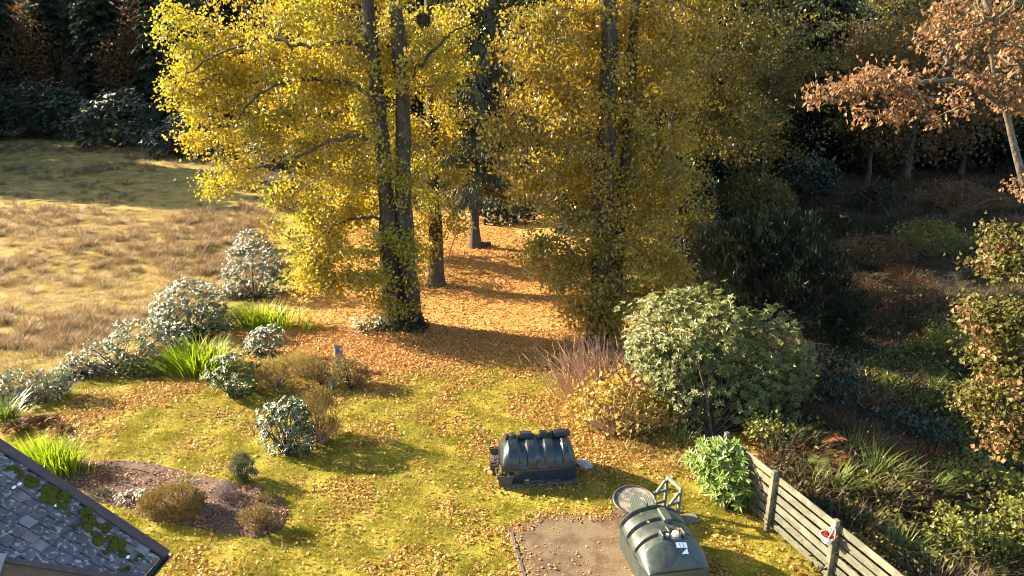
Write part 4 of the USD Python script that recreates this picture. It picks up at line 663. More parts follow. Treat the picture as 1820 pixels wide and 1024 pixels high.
mat("table_mesh", {"c": ("texture_coordinate", {}), "n": ("noise_texture", {"scale": 3.2, "detail": 5.0, "roughness": .7}), "k": ("map_range", {"from_min": .46, "from_max": .56, "clamp": True}), "w": ("wave_texture", {"scale": 9.0, "bands_direction": "x", "distortion": 1.5}),
    "g": ("rgb_ramp", {"ramp": [(0, (.03, .07, .06)), (1, (.16, .17, .13))]}), "l": ("rgb_ramp", {"ramp": [(.3, (.24, .17, .13)), (.7, (.42, .33, .27))]}), "m": ("mix_color", {}), "p": ("principled_bsdf", {"roughness": .6}), "n3": ("noise_texture", {"scale": 24.0, "detail": 4.0})},
    [("c.object", "n.vector"), ("c.object", "w.vector"), ("c.object", "n3.vector"), ("n.fac", "k.value"), ("w.fac", "g.fac"), ("n3.fac", "l.fac"), ("k.result", "m.fac"), ("g.color", "m.a"), ("l.color", "m.b"), ("m.result", "p.base_color")])
mat("fence_wood", {"c": ("texture_coordinate", {}), "g": ("geometry", {}), "mp": ("mapping", {"scale": (2, 2, 14)}), "n": ("noise_texture", {"scale": 3.0, "detail": 6.0, "roughness": .65}), "r": ("rgb_ramp", {"ramp": [(.3, (.04, .048, .034)), (.5, (.085, .094, .064)), (.72, (.155, .14, .105))]}),
    "n2": ("noise_texture", {"scale": 2.0, "detail": 3.0}), "k": ("map_range", {"from_min": .5, "from_max": .65, "clamp": True}), "mc": ("mix_color", {"b": (.19, .155, .115)}), "p": ("principled_bsdf", {"roughness": .85}), "b": ("bump", {"strength": .5, "distance": .01})},
    [("g.position", "mp.vector"), ("mp.vector", "n.vector"), ("g.position", "n2.vector"), ("n.fac", "r.fac"), ("n2.fac", "k.value"), ("k.result", "mc.fac"), ("r.color", "mc.a"), ("mc.result", "p.base_color"), ("n.fac", "b.height"), ("b.normal", "p.normal")])
mat("pad_concrete", {"g": ("geometry", {}), "n": ("noise_texture", {"scale": 1.6, "detail": 7.0, "roughness": .7}), "n2": ("noise_texture", {"scale": 40.0, "detail": 3.0}), "r": ("rgb_ramp", {"ramp": [(.3, (.05, .034, .02)), (.46, (.115, .075, .038)), (.56, (.16, .12, .07)), (.70, (.19, .125, .045))]}),
    "r2": ("rgb_ramp", {"ramp": [(.3, (.6, .6, .6)), (.65, (1.1, 1.1, 1.1))]}), "m": ("mix_color", {"blend_type": "multiply", "fac": .8}), "p": ("principled_bsdf", {"roughness": .9}), "b": ("bump", {"strength": .6, "distance": .01})},
    [("g.position", "n.vector"), ("g.position", "n2.vector"), ("n.fac", "r.fac"), ("n2.fac", "r2.fac"), ("r.color", "m.a"), ("r2.color", "m.b"), ("m.result", "p.base_color"), ("n2.fac", "b.height"), ("b.normal", "p.normal")])

def Rz(a): c, s = math.cos(a), math.sin(a); return np.array([[c, -s, 0], [s, c, 0], [0, 0, 1]])
def Rx(a): c, s = math.cos(a), math.sin(a); return np.array([[1, 0, 0], [0, c, -s], [0, s, c]])
def Ry(a): c, s = math.cos(a), math.sin(a); return np.array([[c, 0, s], [0, 1, 0], [-s, 0, c]])

# the house's slate roof: far gable corner
EV = flat(288, 987, 2.6); e_ = flat(256, 1024, 2.6) - EV; eave = unit(e_); up_h = np.array([eave[1], -eave[0], 0]);
if up_h[0] > 0: up_h = -up_h
tgt = ray(0, 797); best = min((abs(np.cross(unit(EV + up_h * d + [0, 0, d * math.tan(math.radians(p))] - [0, 0, CAM_H]), unit(tgt))).sum(), d, p) for d in np.arange(1.0, 3.2, .02) for p in np.arange(30, 50, .5))
PIT = math.radians(best[2]); upr = unit(up_h + [0, 0, math.tan(PIT)]); nrm = unit(np.cross(eave, upr)); nrm = nrm if nrm[2] > 0 else -nrm
RUN = 2.9 / math.cos(PIT); LEN = 5.5
house = thing("house", "grey stone house corner with a mossy slate roof and dark bargeboard", "house", EV * [1, 1, 0]); HO = EV * [1, 1, 0]
rofs = []
def on_roof(a, b, h=0.0): return EV + eave * a + upr * b + nrm * h - HO      # a along the eave, b up the slope
fl = MB(); fl.add(np.array([on_roof(a, b, h) for h in (-.14, -.03) for a, b in ((0, 0), (LEN, 0), (LEN, RUN), (0, RUN))]), np.array([[0, 1, 2, 3], [4, 5, 6, 7], [0, 1, 5, 4], [1, 2, 6, 5], [2, 3, 7, 6], [3, 0, 4, 7]]))
roof = part(house, "roof", fl, "slate")
other = MB(); ridge = on_roof(0, RUN, -.03); far_e = ridge + up_h * 2.9 - [0, 0, 2.9 * math.tan(PIT)]
other.add(np.array([ridge, ridge + eave * LEN, far_e + eave * LEN, far_e, ridge - [0, 0, .1], ridge + eave * LEN - [0, 0, .1], far_e + eave * LEN - [0, 0, .1], far_e - [0, 0, .1]]), np.array([[0, 1, 2, 3], [7, 6, 5, 4], [0, 4, 5, 1], [3, 2, 6, 7], [0, 3, 7, 4], [1, 5, 6, 2]])); part(house, "rear_roof", other, "slate")
wm = MB(); in_ = up_h * .22; g0, g1 = on_roof(.12, 0) * [1, 1, 0] + in_, on_roof(.12, 0) * [1, 1, 0] + up_h * 5.58; zt = 2.38
gv = [g0, g1, g1 + [0, 0, zt], (g0 + g1) / 2 + [0, 0, 2.6 + 2.9 * math.tan(PIT) - .25], g0 + [0, 0, zt]]; gv2 = [q + eave * (LEN - .3) for q in gv]
wm.add(np.array(gv + gv2), np.array([[0, 4, 2], [0, 2, 1], [4, 3, 2], [5, 7, 9], [5, 6, 7], [9, 7, 8], [0, 5, 9], [0, 9, 4], [1, 2, 7], [1, 7, 6]])); part(house, "wall", wm, "render_wall")
rs_ = rng_of(300); sl_b = .165; rows = int(RUN / sl_b)
def seen(p):
    q = p + HO - [0, 0, CAM_H]; dd = q[1] * math.cos(PITCH) - q[2] * math.sin(PITCH); return abs(q[0] * FPX / dd) < 945 and (q[1] * math.sin(PITCH) + q[2] * math.cos(PITCH)) * FPX / dd > -560
rest = MB()
for r in range(rows):
    w0 = .05 + (0 if r % 2 else -.11) + rs_.normal() * .02; a = w0
    while a < 2.6:
        w = .165 + rs_.normal() * .026; a0, a1 = max(a, .03), a + w - .007
        if a1 - a0 > .05:
            b0 = r * sl_b + rs_.normal() * .006; b1 = b0 + sl_b * 1.55; th = .014; rot = rs_.normal() * .012; lift = .022 + abs(rs_.normal()) * .006; ch = rs_.random() * .012
            pl = [(a0 + ch, b0 + rot), (a1 - ch * .5, b0 - rot), (a1, b1), (a0, b1)]
            v = np.array([on_roof(x, y, (lift if y < b0 + .05 else .004) + h) for h in (0, th) for x, y in pl])
            m = ["slate"] * 9 + ["slate_brown", "slate_pale"]; m = m[rs_.integers(11)]
            if not seen(on_roof(a0, b0)): rest.add(v, np.array([[4, 5, 6, 7], [0, 1, 5, 4]])); a += w; continue
            part(roof, "slate", (v, np.array([[4, 5, 6, 7], [0, 1, 5, 4], [1, 2, 6, 5], [3, 0, 4, 7], [2, 3, 7, 6]])), m)
        a += w
part(roof, "slate_courses", rest, "slate", kind="stuff")
bb = MB(); Rr = np.stack([upr, eave, nrm], 1); bb.box(on_roof(-.02, RUN / 2, .035), (RUN + .1, .145, .05), Rr, .008); bb.box(on_roof(-.085, RUN / 2, -.08), (RUN + .1, .028, .19), Rr, .006); part(house, "bargeboard", bb, "barge_paint")
gu = MB(); ga = np.linspace(0, np.pi, 9)
prof = np.array([[math.cos(t) * .06, -math.sin(t) * .06] for t in ga] + [[math.cos(t) * .05, -math.sin(t) * .05] for t in ga[::-1]]); n_ = len(prof)
gc0 = on_roof(-.1, 0, 0) - up_h * .05 - [0, 0, .03]; ends_ = [np.array([gc0 + eave * s - up_h * p[0] + [0, 0, p[1]] for p in prof]) for s in (0, LEN)]
i_ = np.arange(n_); gu.add(np.vstack(ends_), np.stack([i_, (i_ + 1) % n_, n_ + (i_ + 1) % n_, n_ + i_], 1)); gu.add(ends_[0], np.array([[k, k + 1, n_ - 2 - k, n_ - 1 - k] for k in range(8)])); part(house, "gutter", gu, "gutter_black", 40)
dpm = MB().tube([gc0 + eave * .3 - [0, 0, .05], gc0 + eave * .3 - [0, 0, .3] + up_h * .2, gc0 + eave * .3 - [0, 0, 2.4] + up_h * .2], .034, 8); part(house, "downpipe", dpm, "gutter_black", True)
# the low brown timber dormer that rises out of the slates at the bottom edge
d0, d1 = None, None
def roof_hit(px, py, h=0.0):
    d = ray(px, py); o = np.array([0, 0, CAM_H]); t = ((EV + nrm * h - o) @ nrm) / (d @ nrm); return o + d * t - HO
A0, A1 = roof_hit(12, 994, .14), roof_hit(212, 1026, .14); ax = unit(A1 - A0); away = unit(np.cross(nrm, ax)); away = away if away @ eave > 0 else -away
dm = MB(); Rd = np.stack([ax, away, nrm], 1); Ld = np.linalg.norm(A1 - A0) + .5; dm.box((A0 + A1) / 2 + away * .5 + ax * .2 - nrm * .1, (Ld, .98, .2), Rd, .01); part(house, "dormer", dm, "brown_wood")
dt = MB(); dt.box((A0 + A1) / 2 + away * .02 + ax * .2 + nrm * .015, (Ld + .04, .07, .03), Rd, .006); part(house, "dormer_trim", dt, "barge_paint")
dl = MB(); dl.box(A0 - ax * .12 + away * .3 - nrm * .05, (.18, .6, .3), Rd, .01); part(house, "dormer_flashing", dl, "lead_grey")
def blob(c, r, rng, axes, seed=0, sub=2, amp=.35):
    s = trimesh.creation.icosphere(sub, 1.0); v = np.array(s.vertices); v = v * (1 + amp * 2 * (meshkit.fbm(v * 2.2 + seed * 3.1, 3, seed) - .5))[:, None]; return (v * r) @ np.asarray(axes).T + c, np.array(s.faces)
Rm = np.stack([eave, upr, nrm], 1)
for i, (px, py, s) in enumerate([(60, 858, 1.0), (83, 874, 1.3), (95, 884, 1.3), (105, 892, 1.2), (125, 901, .7), (142, 915, 1.2), (160, 931, 1.1), (132, 938, .5), (182, 958, 1.3), (205, 968, 1.1), (214, 962, .8), (205, 978, 1.0), (27, 833, .8), (40, 845, .7), (188, 940, .7), (222, 985, .6), (240, 996, .5), (225, 1010, .5), (248, 990, .5)]):
    c = roof_hit(px, py, .03); mb = MB(); rr_ = rng_of(320 + i)
    for _ in range(5): mb.add(*blob(c + Rm @ (rr_.normal(size=3) * [.05, .05, 0]) * s, np.array([.048, .052, .036]) * s * (.7 + .5 * rr_.random()), rr_, Rm, i + _, 2))
    v, f = mb.arrays(); k = 260; pk = v[rr_.integers(len(v), size=k)]; mb.leaves(pk, nrm + rr_.normal(size=(k, 3)) * .6, rr_.normal(size=(k, 3)), .014, .007); part(roof, "moss_clump", mb, "moss_leaf", True)
for i, (px, py) in enumerate([(35, 860), (25, 866), (227, 990), (100, 898)]):
    c = roof_hit(px, py, .055); v, f = blob(c, np.array([.035, .022, .006]), None, Rm, 40 + i, 1, .2); part(roof, "lichen_patch", (v, f), "cap_white", True)

# oil tanks: a body lofted along its length over a plinth, grooves across the dome
def endk(e, drop=.8): e = min(max(e, 0), 1); return (1 - drop * e) * math.sqrt(max(0, 1 - (e * .93) ** 6))
def tank_body(L, W, hs, H, grooves, gd=.05, dome=2.3, endr=.30, drop=.8):
    ns, na = 73, 40; s = np.linspace(-1, 1, ns); s = np.sign(s) * np.abs(s) ** .8 * L / 2; a = np.linspace(0, np.pi, na); rows = []
    for x in s:
        er = endr if x < 0 else min(endr, .2); e = max(0, (abs(x) - (L / 2 - er)) / er); k = endk(e, drop); g = max((smooth(w, w * .7, abs(x - c)) for c, w in grooves), default=0)
        ca, sa = np.cos(a), np.sin(a); ww = W / 2 * (.88 + .12 * k) - g * gd * (sa > .12) * .9; hh = (H - hs) * (.16 + .84 * k) - g * gd
        top = np.stack([np.sign(ca) * np.abs(ca) ** (2 / dome) * ww, hs + np.abs(sa) ** (2 / dome) * hh], 1); wl = W / 2 * (.88 + .12 * k)
        low = np.array([[-wl, hs - .05], [-wl * .95, .10], [-wl * .88, 0.0], [wl * .88, 0.0], [wl * .95, .10], [wl, hs - .05]]); rows.append(np.c_[np.full(na + 6, x), np.vstack([top, low])])
    n = na + 6; v = np.vstack(rows); i = np.arange(ns - 1)[:, None] * n; j = np.arange(n)[None]; f = np.stack([i + j, i + (j + 1) % n, i + n + (j + 1) % n, i + n + j], -1).reshape(-1, 4); mb = MB().add(v, f)
    for r in (rows[0], rows[-1]): c = r.mean(0); q = np.arange(n); mb.add(np.vstack([r, c]), np.stack([q, (q + 1) % n, np.full(n, n)], 1))
    return mb
def seam(L, W, hs, endr=.30, out=.028, th=.05):
    t = np.linspace(0, 2 * np.pi, 81)[:-1]; pts = []
    for q in t:
        c, s_ = math.cos(q), math.sin(q); x = np.sign(c) * abs(c) ** .25 * L / 2; er = endr if x < 0 else min(endr, .2); e = max(0, (abs(x) - (L / 2 - er)) / er); k = endk(e); pts.append([x, np.sign(s_) * abs(s_) ** .25 * W / 2 * (.88 + .12 * k) if abs(s_) > 1e-6 else 0])
    p = np.array(pts); c = unit(p); ring = [np.c_[p - c * .03, np.full(80, hs - th / 2)], np.c_[p + c * out, np.full(80, hs - th / 2)], np.c_[p + c * out, np.full(80, hs + th / 2)], np.c_[p - c * .03, np.full(80, hs + th / 2)]]
    v = np.vstack(ring); j = np.arange(80); f = [np.stack([a * 80 + j, a * 80 + (j + 1) % 80, ((a + 1) % 4) * 80 + (j + 1) % 80, ((a + 1) % 4) * 80 + j], 1) for a in range(4)]; return MB().add(v, np.vstack(f))
def cyl(c, r, h, n=18, r2=None):
    m = MB(); a = np.arange(n) * 2 * np.pi / n; r2 = r if r2 is None else r2; m.tube([np.array(c), np.array(c) + [0, 0, h * .8], np.array(c) + [0, 0, h]], [r, r, (r2) * .86], n, True); return m
# tank by the table: its round end faces the camera
T2 = np.array([2.84, 10.95]); ang2 = math.radians(100.0); L2, W2, hs2, H2 = 1.62, 1.27, .58, 1.0
tk = thing("oil_tank", "weathered grey green oil tank with a white cap, standing beside the round table", "oil tank", (*T2, .02), math.degrees(ang2))
part(tk, "body", tank_body(L2, W2, hs2, H2, [(.53, .05), (.16, .05), (-.24, .05)], .085, 1.95, .36), "tank_green", 35); part(tk, "seam", seam(L2, W2, hs2, .36), "tank_green", 30)
rb = MB(); rb.box((.22, -.11, H2 + .02), (.40, .17, .12), None, .02); part(tk, "lid_block", rb, "tank_green", 30)
for (x, y) in ((.66, .10), (.66, -.09), (-.32, .17), (-.32, -.24)): m = MB(); m.box((x, y, H2 + .01), (.17 if x > 0 else .20, .035, .13), None, .012); part(tk, "lug", m, "tank_green", 30)
part(tk, "filler_cap", cyl((-.33, -.10, H2 - .03), .066, .09), "cap_white", 40); part(tk, "vent_cap", cyl((-.32, .06, H2 - .03), .032, .06), "cap_white", 40, label="small round white vent cap")
ga_ = MB(); ga_.tube([(-.12, -.02, H2), (-.12, -.02, H2 + .20)], .010, 6, True); ga_.box((-.18, -.02, H2 + .015), (.17, .06, .05), None, .012); part(tk, "gauge", ga_, "cap_black", 30)
# label on the sloping end
def on_end(x_, y_, L, W, hs, H, endr=.36, dome=1.95):
    e = (abs(x_) - (L / 2 - endr)) / endr; k = endk(e); ww = W / 2 * (.88 + .12 * k); hh = (H - hs) * (.16 + .84 * k); c = min(1, abs(y_) / ww) ** (dome / 2); return hs + hh * max(0, 1 - c ** 2) ** (1 / dome) 
def sticker(x0, x1, y0, y1, m, lift, name, tri=False):
    nx_, ny_ = 6, 4; xs, ys = np.linspace(x0, x1, nx_), np.linspace(y0, y1, ny_); mb = MB(); g = np.array([[[x, y if not tri else y0 + (y - y0) * (.15 + .85 * (i / (nx_ - 1))), on_end(x, y, L2, W2, hs2, H2) + lift] for y in ys] for i, x in enumerate(xs)]).reshape(-1, 3)
    i = (np.arange(nx_ - 1)[:, None] * ny_ + np.arange(ny_ - 1)).ravel(); f = np.stack([i, i + 1, i + ny_ + 1, i + ny_], 1); mb.add(g, f); mb.add(g - [0, 0, .004], f[:, ::-1]); part(tk, name, mb, m, True)
sticker(-.50, -.575, -.24, -.03, "sticker_white", .010, "label_sticker"); sticker(-.58, -.67, -.24, -.03, "sticker_black", .010, "label_sticker"); sticker(-.60, -.664, -.225, -.09, "sticker_white", .014, "label_sticker", True)
for y in (-.10, -.165): m = MB(); m.add(*MB().box((-.54, y, on_end(-.54, y, L2, W2, hs2, H2) + .012), (.075, .007, .004), Ry(-.75)).arrays()); part(tk, "label_line", m, "sticker_black")
# tank on the lawn: lies across the view
T1 = np.array([.57, 14.3]); ang1 = math.radians(6.3); L1, W1, hs1, H1 = 1.72, 1.12, .36, .90
tk1 = thing("oil_tank", "dark navy green oil tank lying across the lawn with pots at its left end", "oil tank", (*T1, .10), math.degrees(ang1))
part(tk1, "body", tank_body(L1, W1, hs1, H1, [(-.36, .11), (.05, .11), (.46, .11)], .045, 2.25, .17, .5), "tank_navy", 35); part(tk1, "seam", seam(L1, W1, hs1, .17, .018, .04), "tank_navy", 30)
for x, w in ((-.26, .30), (.16, .20), (.60, .40)): m = MB(); m.box((x, .02, H1 + .035), (w, .16, .14), None, .02); part(tk1, "lid_block", m, "tank_navy", 30)
part(tk1, "filler_cap", cyl((-.56, .02, H1 - .02), .07, .10), "cap_black", 40); part(tk1, "vent_cap", cyl((.35, .03, H1 - .02), .05, .13), "cap_black", 40)
fin = MB(); fin.box((-.72, .02, H1 - .05), (.035, .2, .2), None, .01); part(tk1, "lug", fin, "tank_navy", 30)
bs = MB(); bs.box((T1[0], T1[1], .045), (1.8, 1.2, .11), Rz(ang1), .015); solo("tank_base", bs, "concrete_dark", "dark concrete base under the tank that lies across the lawn", kind="structure")

def planter(label, px, py, w, h, plant, seed, leaf):
    rng = rng_of(seed); b = gp(px, py); t = thing("planter", label, "planter", b, math.degrees(ang1) + rng.normal() * 6); mb = MB(); rows = []
    for z, s in ((0, .36), (h, .5), (h, .56), (h + .05, .56), (h + .05, .48), (h - .03, .47)): rows.append(np.array([[x * w * s, y * w * s, z] for x, y in ((-1, -1), (1, -1), (1, 1), (-1, 1))]))
    v = np.vstack(rows); f = [[4 * k + j, 4 * k + (j + 1) % 4, 4 * k + 4 + (j + 1) % 4, 4 * k + 4 + j] for k in range(5) for j in range(4)] + [[3, 2, 1, 0]]; mb.add(v, np.array(f)); part(t, "pot", mb, "pot_plastic")
    so = MB().box((0, 0, h - .02), (w * .92, w * .92, .03)); part(t, "soil", so, "soil"); pl = MB(); n = 90
    P = np.c_[(rng.random((n, 2)) - .5) * w * .85, np.full(n, h) + rng.random(n) * plant]; pl.leaves(P, rng.normal(size=(n, 3)) + [0, 0, .4], rng.normal(size=(n, 3)) + [0, 0, .6], .07, .045); part(t, "plant", pl, leaf, kind="stuff"); return t
planter("square black pot with rust brown leaves behind the left end of the lawn tank", 884, 812, .36, .30, .10, 400, "fallen_leaf")
planter("black pot with pinkish heather between the other two beside the lawn tank", 883, 838, .30, .22, .16, 401, "grey_leaf")
planter("square black pot with yellowing plant at the front corner of the lawn tank", 897, 862, .36, .30, .10, 402, "fringe_leaf")
for px, py, a, lab in ((866, 838, .4, "orange brick lying on the grass left of the pots"), (872, 843, -.6, "broken orange brick nearest the black pots")):
    b = gp(px, py); m = MB(); m.box((b[0], b[1], b[2] + .04), (.15, .10, .075), Rz(a), .008); solo("brick", m, "brick_red", lab, "brick")
b = gp(918, 860); m = MB(); m.box((b[0] + .12, b[1] - .03, b[2] + .15), (.36, .06, .03), Rz(-.25), .006); solo("plastic_strip", m, "yellow_plastic", "yellow plastic strip lying in the tank's shadow by the front pot", "plastic strip")
for k, (px, py, lab) in enumerate(((1042, 831, "pale broken stone lying at the right end of the lawn tank"), (1036, 826, "second pale stone behind the first at the lawn tank's right end"))):
    b = gp(px, py); v, f = blob(b + [0, 0, .05], np.array([.17, .13, .06]), None, np.eye(3), 60 + k, 2, .3); solo("stone", (v, f), "stone_pale", lab, "stone", smooth_=25)
for k, (px, py) in enumerate(((965, 860), (985, 864), (940, 862))):
    b = gp(px, py); m = MB(); m.box((b[0], b[1], .125 + b[2]), (.30, .2, .02), Rz(.3 * k - .2), .004); solo("slate_piece", m, "slate", ["flat slate piece in front of the lawn tank, middle one", "flat slate piece in front of the lawn tank, rightmost", "flat slate piece in front of the lawn tank, nearest the front pot"][k], "slate")

# round table
TB = gp(1128, 927); TB[1] -= .0; TP = at_y(1128, 889, TB[1] + .05); t = thing("garden_table", "round garden table covered with damp leaves on thin crossed legs", "table", TB); hz = TP[2] - TB[2]; rt = .475
tilt = Rx(.13); m = MB(); a = np.linspace(0, 2 * np.pi, 49)[:-1]; rr = [0.0, .15, .3, .43]; vv = [[0, 0, -.02]] + [[r * math.cos(q), r * math.sin(q), -.02 + .02 * (r / .43) ** 2] for r in rr[1:] for q in a]
ff = [[0, 1 + k, 1 + (k + 1) % 48] for k in range(48)]; m.add(np.array(vv), np.array(ff)); m.add(np.array(vv), np.array([[1 + r * 48 + k, 1 + r * 48 + (k + 1) % 48, 1 + (r + 1) * 48 + (k + 1) % 48, 1 + (r + 1) * 48 + k] for r in range(2) for k in range(48)]))
v, f = m.arrays(); part(t, "tabletop", (v @ tilt.T + (TP - TB), f), "table_mesh", True)
m = MB(); m.tube([(rt * .92 * math.cos(q), rt * .92 * math.sin(q), 0) for q in np.linspace(0, 2 * np.pi, 49)], .028, 8); v, f = m.arrays(); part(t, "rim", (v @ tilt.T + (TP - TB), f), "table_rim", True)
for k in range(3):
    a = .6 + k * 2.094; m = MB(); o = np.array([math.cos(a), math.sin(a), 0]); m.tube([TP - TB + o * .2 - [0, 0, .05], TP - TB - [0, 0, hz * .42] + o * .04, o * .30 + [0, 0, .01]], .016, 6, True); part(t, "leg", m, "table_rim", True)
m = MB(); m.tube([(.07 * math.cos(q), .07 * math.sin(q), hz * .56) for q in np.linspace(0, 6.283, 17)], .01, 5); part(t, "brace_ring", m, "table_rim", True)

# timber frame behind the tank
pL, pR = gp(1180, 905), gp(1203, 925); tL, tR = at_y(1186, 850, pL[1]), at_y(1210, 872, pR[1]); t = thing("timber_frame", "grey green timber frame with slanting braces behind the weathered oil tank", "timber frame", pL); ax_ = unit((pR - pL) * [1, 1, 0]); nb = np.array([ax_[1], -ax_[0], 0]); nb = nb if nb[0] < 0 else -nb
def beam(parent, name, a, b, w, d, m="bench_wood", off=pL, bevel=.006):
    a, b = np.asarray(a, float), np.asarray(b, float); z = unit(b - a); x = unit(np.cross(z, [0.03, 0.02, 1.0]) if abs(z[2]) < .95 else np.cross(z, nb)); y = np.cross(z, x); mb = MB().box((a + b) / 2 - off, (w, d, np.linalg.norm(b - a)), np.stack([x, y, z], 1), bevel); part(parent, name, mb, m)
for p_, q_ in ((pL, tL), (pR, tR)):
    foot = p_ + nb * .62; beam(t, "post", p_ - [0, 0, .05], q_, .06, .06); beam(t, "brace", foot + [0, 0, .05], q_ - [0, 0, .04] + nb * .05, .055, .055)
    hq = q_[2] - p_[2]; beam(t, "rail", p_ + [0, 0, hq * .62] + nb * .0, p_ + nb * .30 + [0, 0, hq * .62], .045, .07); beam(t, "rail", p_ + [0, 0, hq * .28], p_ + nb * .50 + [0, 0, hq * .28], .045, .07)
beam(t, "top_rail", tL + (tL - tR) * .06 + [0, 0, .03], tR + (tR - tL) * .06 + [0, 0, .03], .05, .085)
mb = MB(); c = gp(1222, 930); mb.box(c + [0, .1, .03] - pL, (.5, .3, .05), Rz(.2), .006); part(t, "foot_board", mb, "bench_wood")

# fence
fe = thing("fence", "grey green timber fence of horizontal boards running down to the lower right", "fence", (*FENCE_A, tz(*FENCE_A)))
FO = np.array([*FENCE_A, tz(*FENCE_A)]); PS = [0, 1.60, 3.30, 5.05, 6.8]
yaw = math.atan2(FD[1], FD[0]); fr = rng_of(500)
for s in PS:
    p = FENCE_A + FD * s; mb = MB(); z = tz(*p); mb.box((p[0] - FO[0], p[1] - FO[1], (1.42 - .35) / 2 + z - FO[2] + (0 if s else .02)), (.10, .10, 1.42 + .35), Rz(yaw) @ Rx(fr.normal() * .012), .008); part(fe, "post", mb, "fence_wood")
for i in range(4):
    s0, s1 = PS[i] + .006 - .04, PS[i + 1] - .006 - .04
    for k in range(6):
        zc = .17 + k * .212; A, B = FENCE_A + FD * s0, FENCE_A + FD * s1; za, zb = tz(*A) * 0 + zc + fr.normal() * .008, zc + fr.normal() * .008; a3, b3 = np.array([*A, za]) + np.array([*FN, 0]) * .068, np.array([*B, zb]) + np.array([*FN, 0]) * .068
        d = unit(b3 - a3); w = .152 + fr.normal() * .004; sd = np.array([*FN, 0]); mb = MB().box((a3 + b3) / 2 - FO + sd * fr.normal() * .002, (np.linalg.norm(b3 - a3), .026, w), np.stack([d, sd, np.cross(d, sd)], 1), .004); part(fe, "board", mb, "fence_wood")
# hanging basket on the third post
pb = FENCE_A + FD * 3.30 - FN * .16 ; bz = 1.12; t = thing("hanging_basket", "white plastic hanging basket of red leaves hooked on the fence post", "hanging basket", (*pb, bz - .14), math.degrees(yaw)); m = MB(); a = np.linspace(0, 2 * np.pi, 25)[:-1]; ring = lambda r, z: np.c_[np.cos(a) * r * 1.25, np.sin(a) * r, np.full(24, z)]
rows = [ring(.07, 0), ring(.105, .12), ring(.118, .12), ring(.118, .145), ring(.1, .145), ring(.095, .11)]; j = np.arange(24); m.add(np.vstack(rows), np.vstack([np.stack([k * 24 + j, k * 24 + (j + 1) % 24, k * 24 + 24 + (j + 1) % 24, k * 24 + 24 + j], 1) for k in range(5)])); m.add(np.vstack([rows[0], [0, 0, 0]]), np.stack([j, (j + 1) % 24, np.full(24, 24)], 1)); part(t, "pot", m, "basket_white", 40)
hook = np.array([0.02, .12, .34]); 
for q in (.5, 2.6, 3.9, 5.5): m = MB().tube([(.118 * 1.25 * math.cos(q), .118 * math.sin(q), .14), (hook[0] * .6 + .06 * math.cos(q), hook[1] * .7 + .05 * math.sin(q), .25), hook], .008, 5); part(t, "hanger", m, "basket_white", True)
m = MB(); n = 170; P = np.c_[fr.normal(size=(n, 2)) * [.06, .045], .12 + fr.random(n) * .06]; m.leaves(P, fr.normal(size=(n, 3)) + [0, 0, .5], fr.normal(size=(n, 3)) + [0, 0, .5], .045, .03); part(t, "flowers", m, "red_flower", kind="stuff")

# stump
b = gp(603, 655); t = thing("tree_stump", "weathered grey tree stump standing among mossy mounds", "tree stump", b); top = at_y(602, 618, b[1])[2] - b[2]; v_ = []; a = np.linspace(0, 2 * np.pi, 19)[:-1]; rs = rng_of(510); zs = np.linspace(-.1, top, 9)
for k, z in enumerate(zs): r = .14 * (1.15 - .25 * k / 8) * (1 + .14 * np.sin(a * 3 + 1) + rs.normal(size=18) * .05); v_.append(np.c_[np.cos(a) * r, np.sin(a) * r, np.full(18, z) + (rs.normal(size=18) * .05 + .08 * np.cos(a - 2.6) if k == 8 else 0)])
m = MB(); j = np.arange(18); m.add(np.vstack(v_ + [[[0, 0, top - .06]]]), np.vstack([np.stack([k * 18 + j, k * 18 + (j + 1) % 18, k * 18 + 18 + (j + 1) % 18, k * 18 + 18 + j], 1) for k in range(8)])); vv, ff = m.arrays(); m.add(vv[-19:], np.stack([j, (j + 1) % 18, np.full(18, 18)], 1)); part(t, "trunk", m, "stump_wood")
b2_ = gp(588, 690); t = thing("tree_stump", "low split grey stump between the two dark mossy mounds", "tree stump", b2_); m = MB(); m.tube([(0, 0, -.1), (.01, 0, .15), (.02, .02, .34)], [.09, .08, .05], 9, True); m.tube([(.1, .05, -.1), (.08, .05, .2)], [.05, .03], 7, True); part(t, "trunk", m, "stump_wood", 30)
# pole leaning by the spruce
b = gp(793, 470); t = at_y(812, 412, b[1] + .4); m = MB().tube([b - [0, 0, .1], (b + t) / 2 + [0, 0, .03], t], .028, 6, True); solo("pole", m, "twig_bark", "thin pale pole leaning beside the leafy path before the spruce", "pole", smooth_=True)
b = gp(858, 438); m = MB(); m.box(b + [0, 0, .12] , (.9, .3, .24), Rz(.3), .03); solo("log", m, "dark_bark", "dark log lying at the foot of the spruce", "log")
# dark ball of twigs in the crown
c = at_y(752, 36, YL + .3); m = MB(); rs = rng_of(520); n = 260; d = unit(rs.normal(size=(n, 3))); P = c + d * .22 * rs.random((n, 1)) ** .4; m.leaves(P, np.cross(d, rs.normal(size=(n, 3))), d, .26, .03); solo("bird_nest", m, "dark_bark", "round dark twig nest high beside the twin lime's right trunk", "nest")

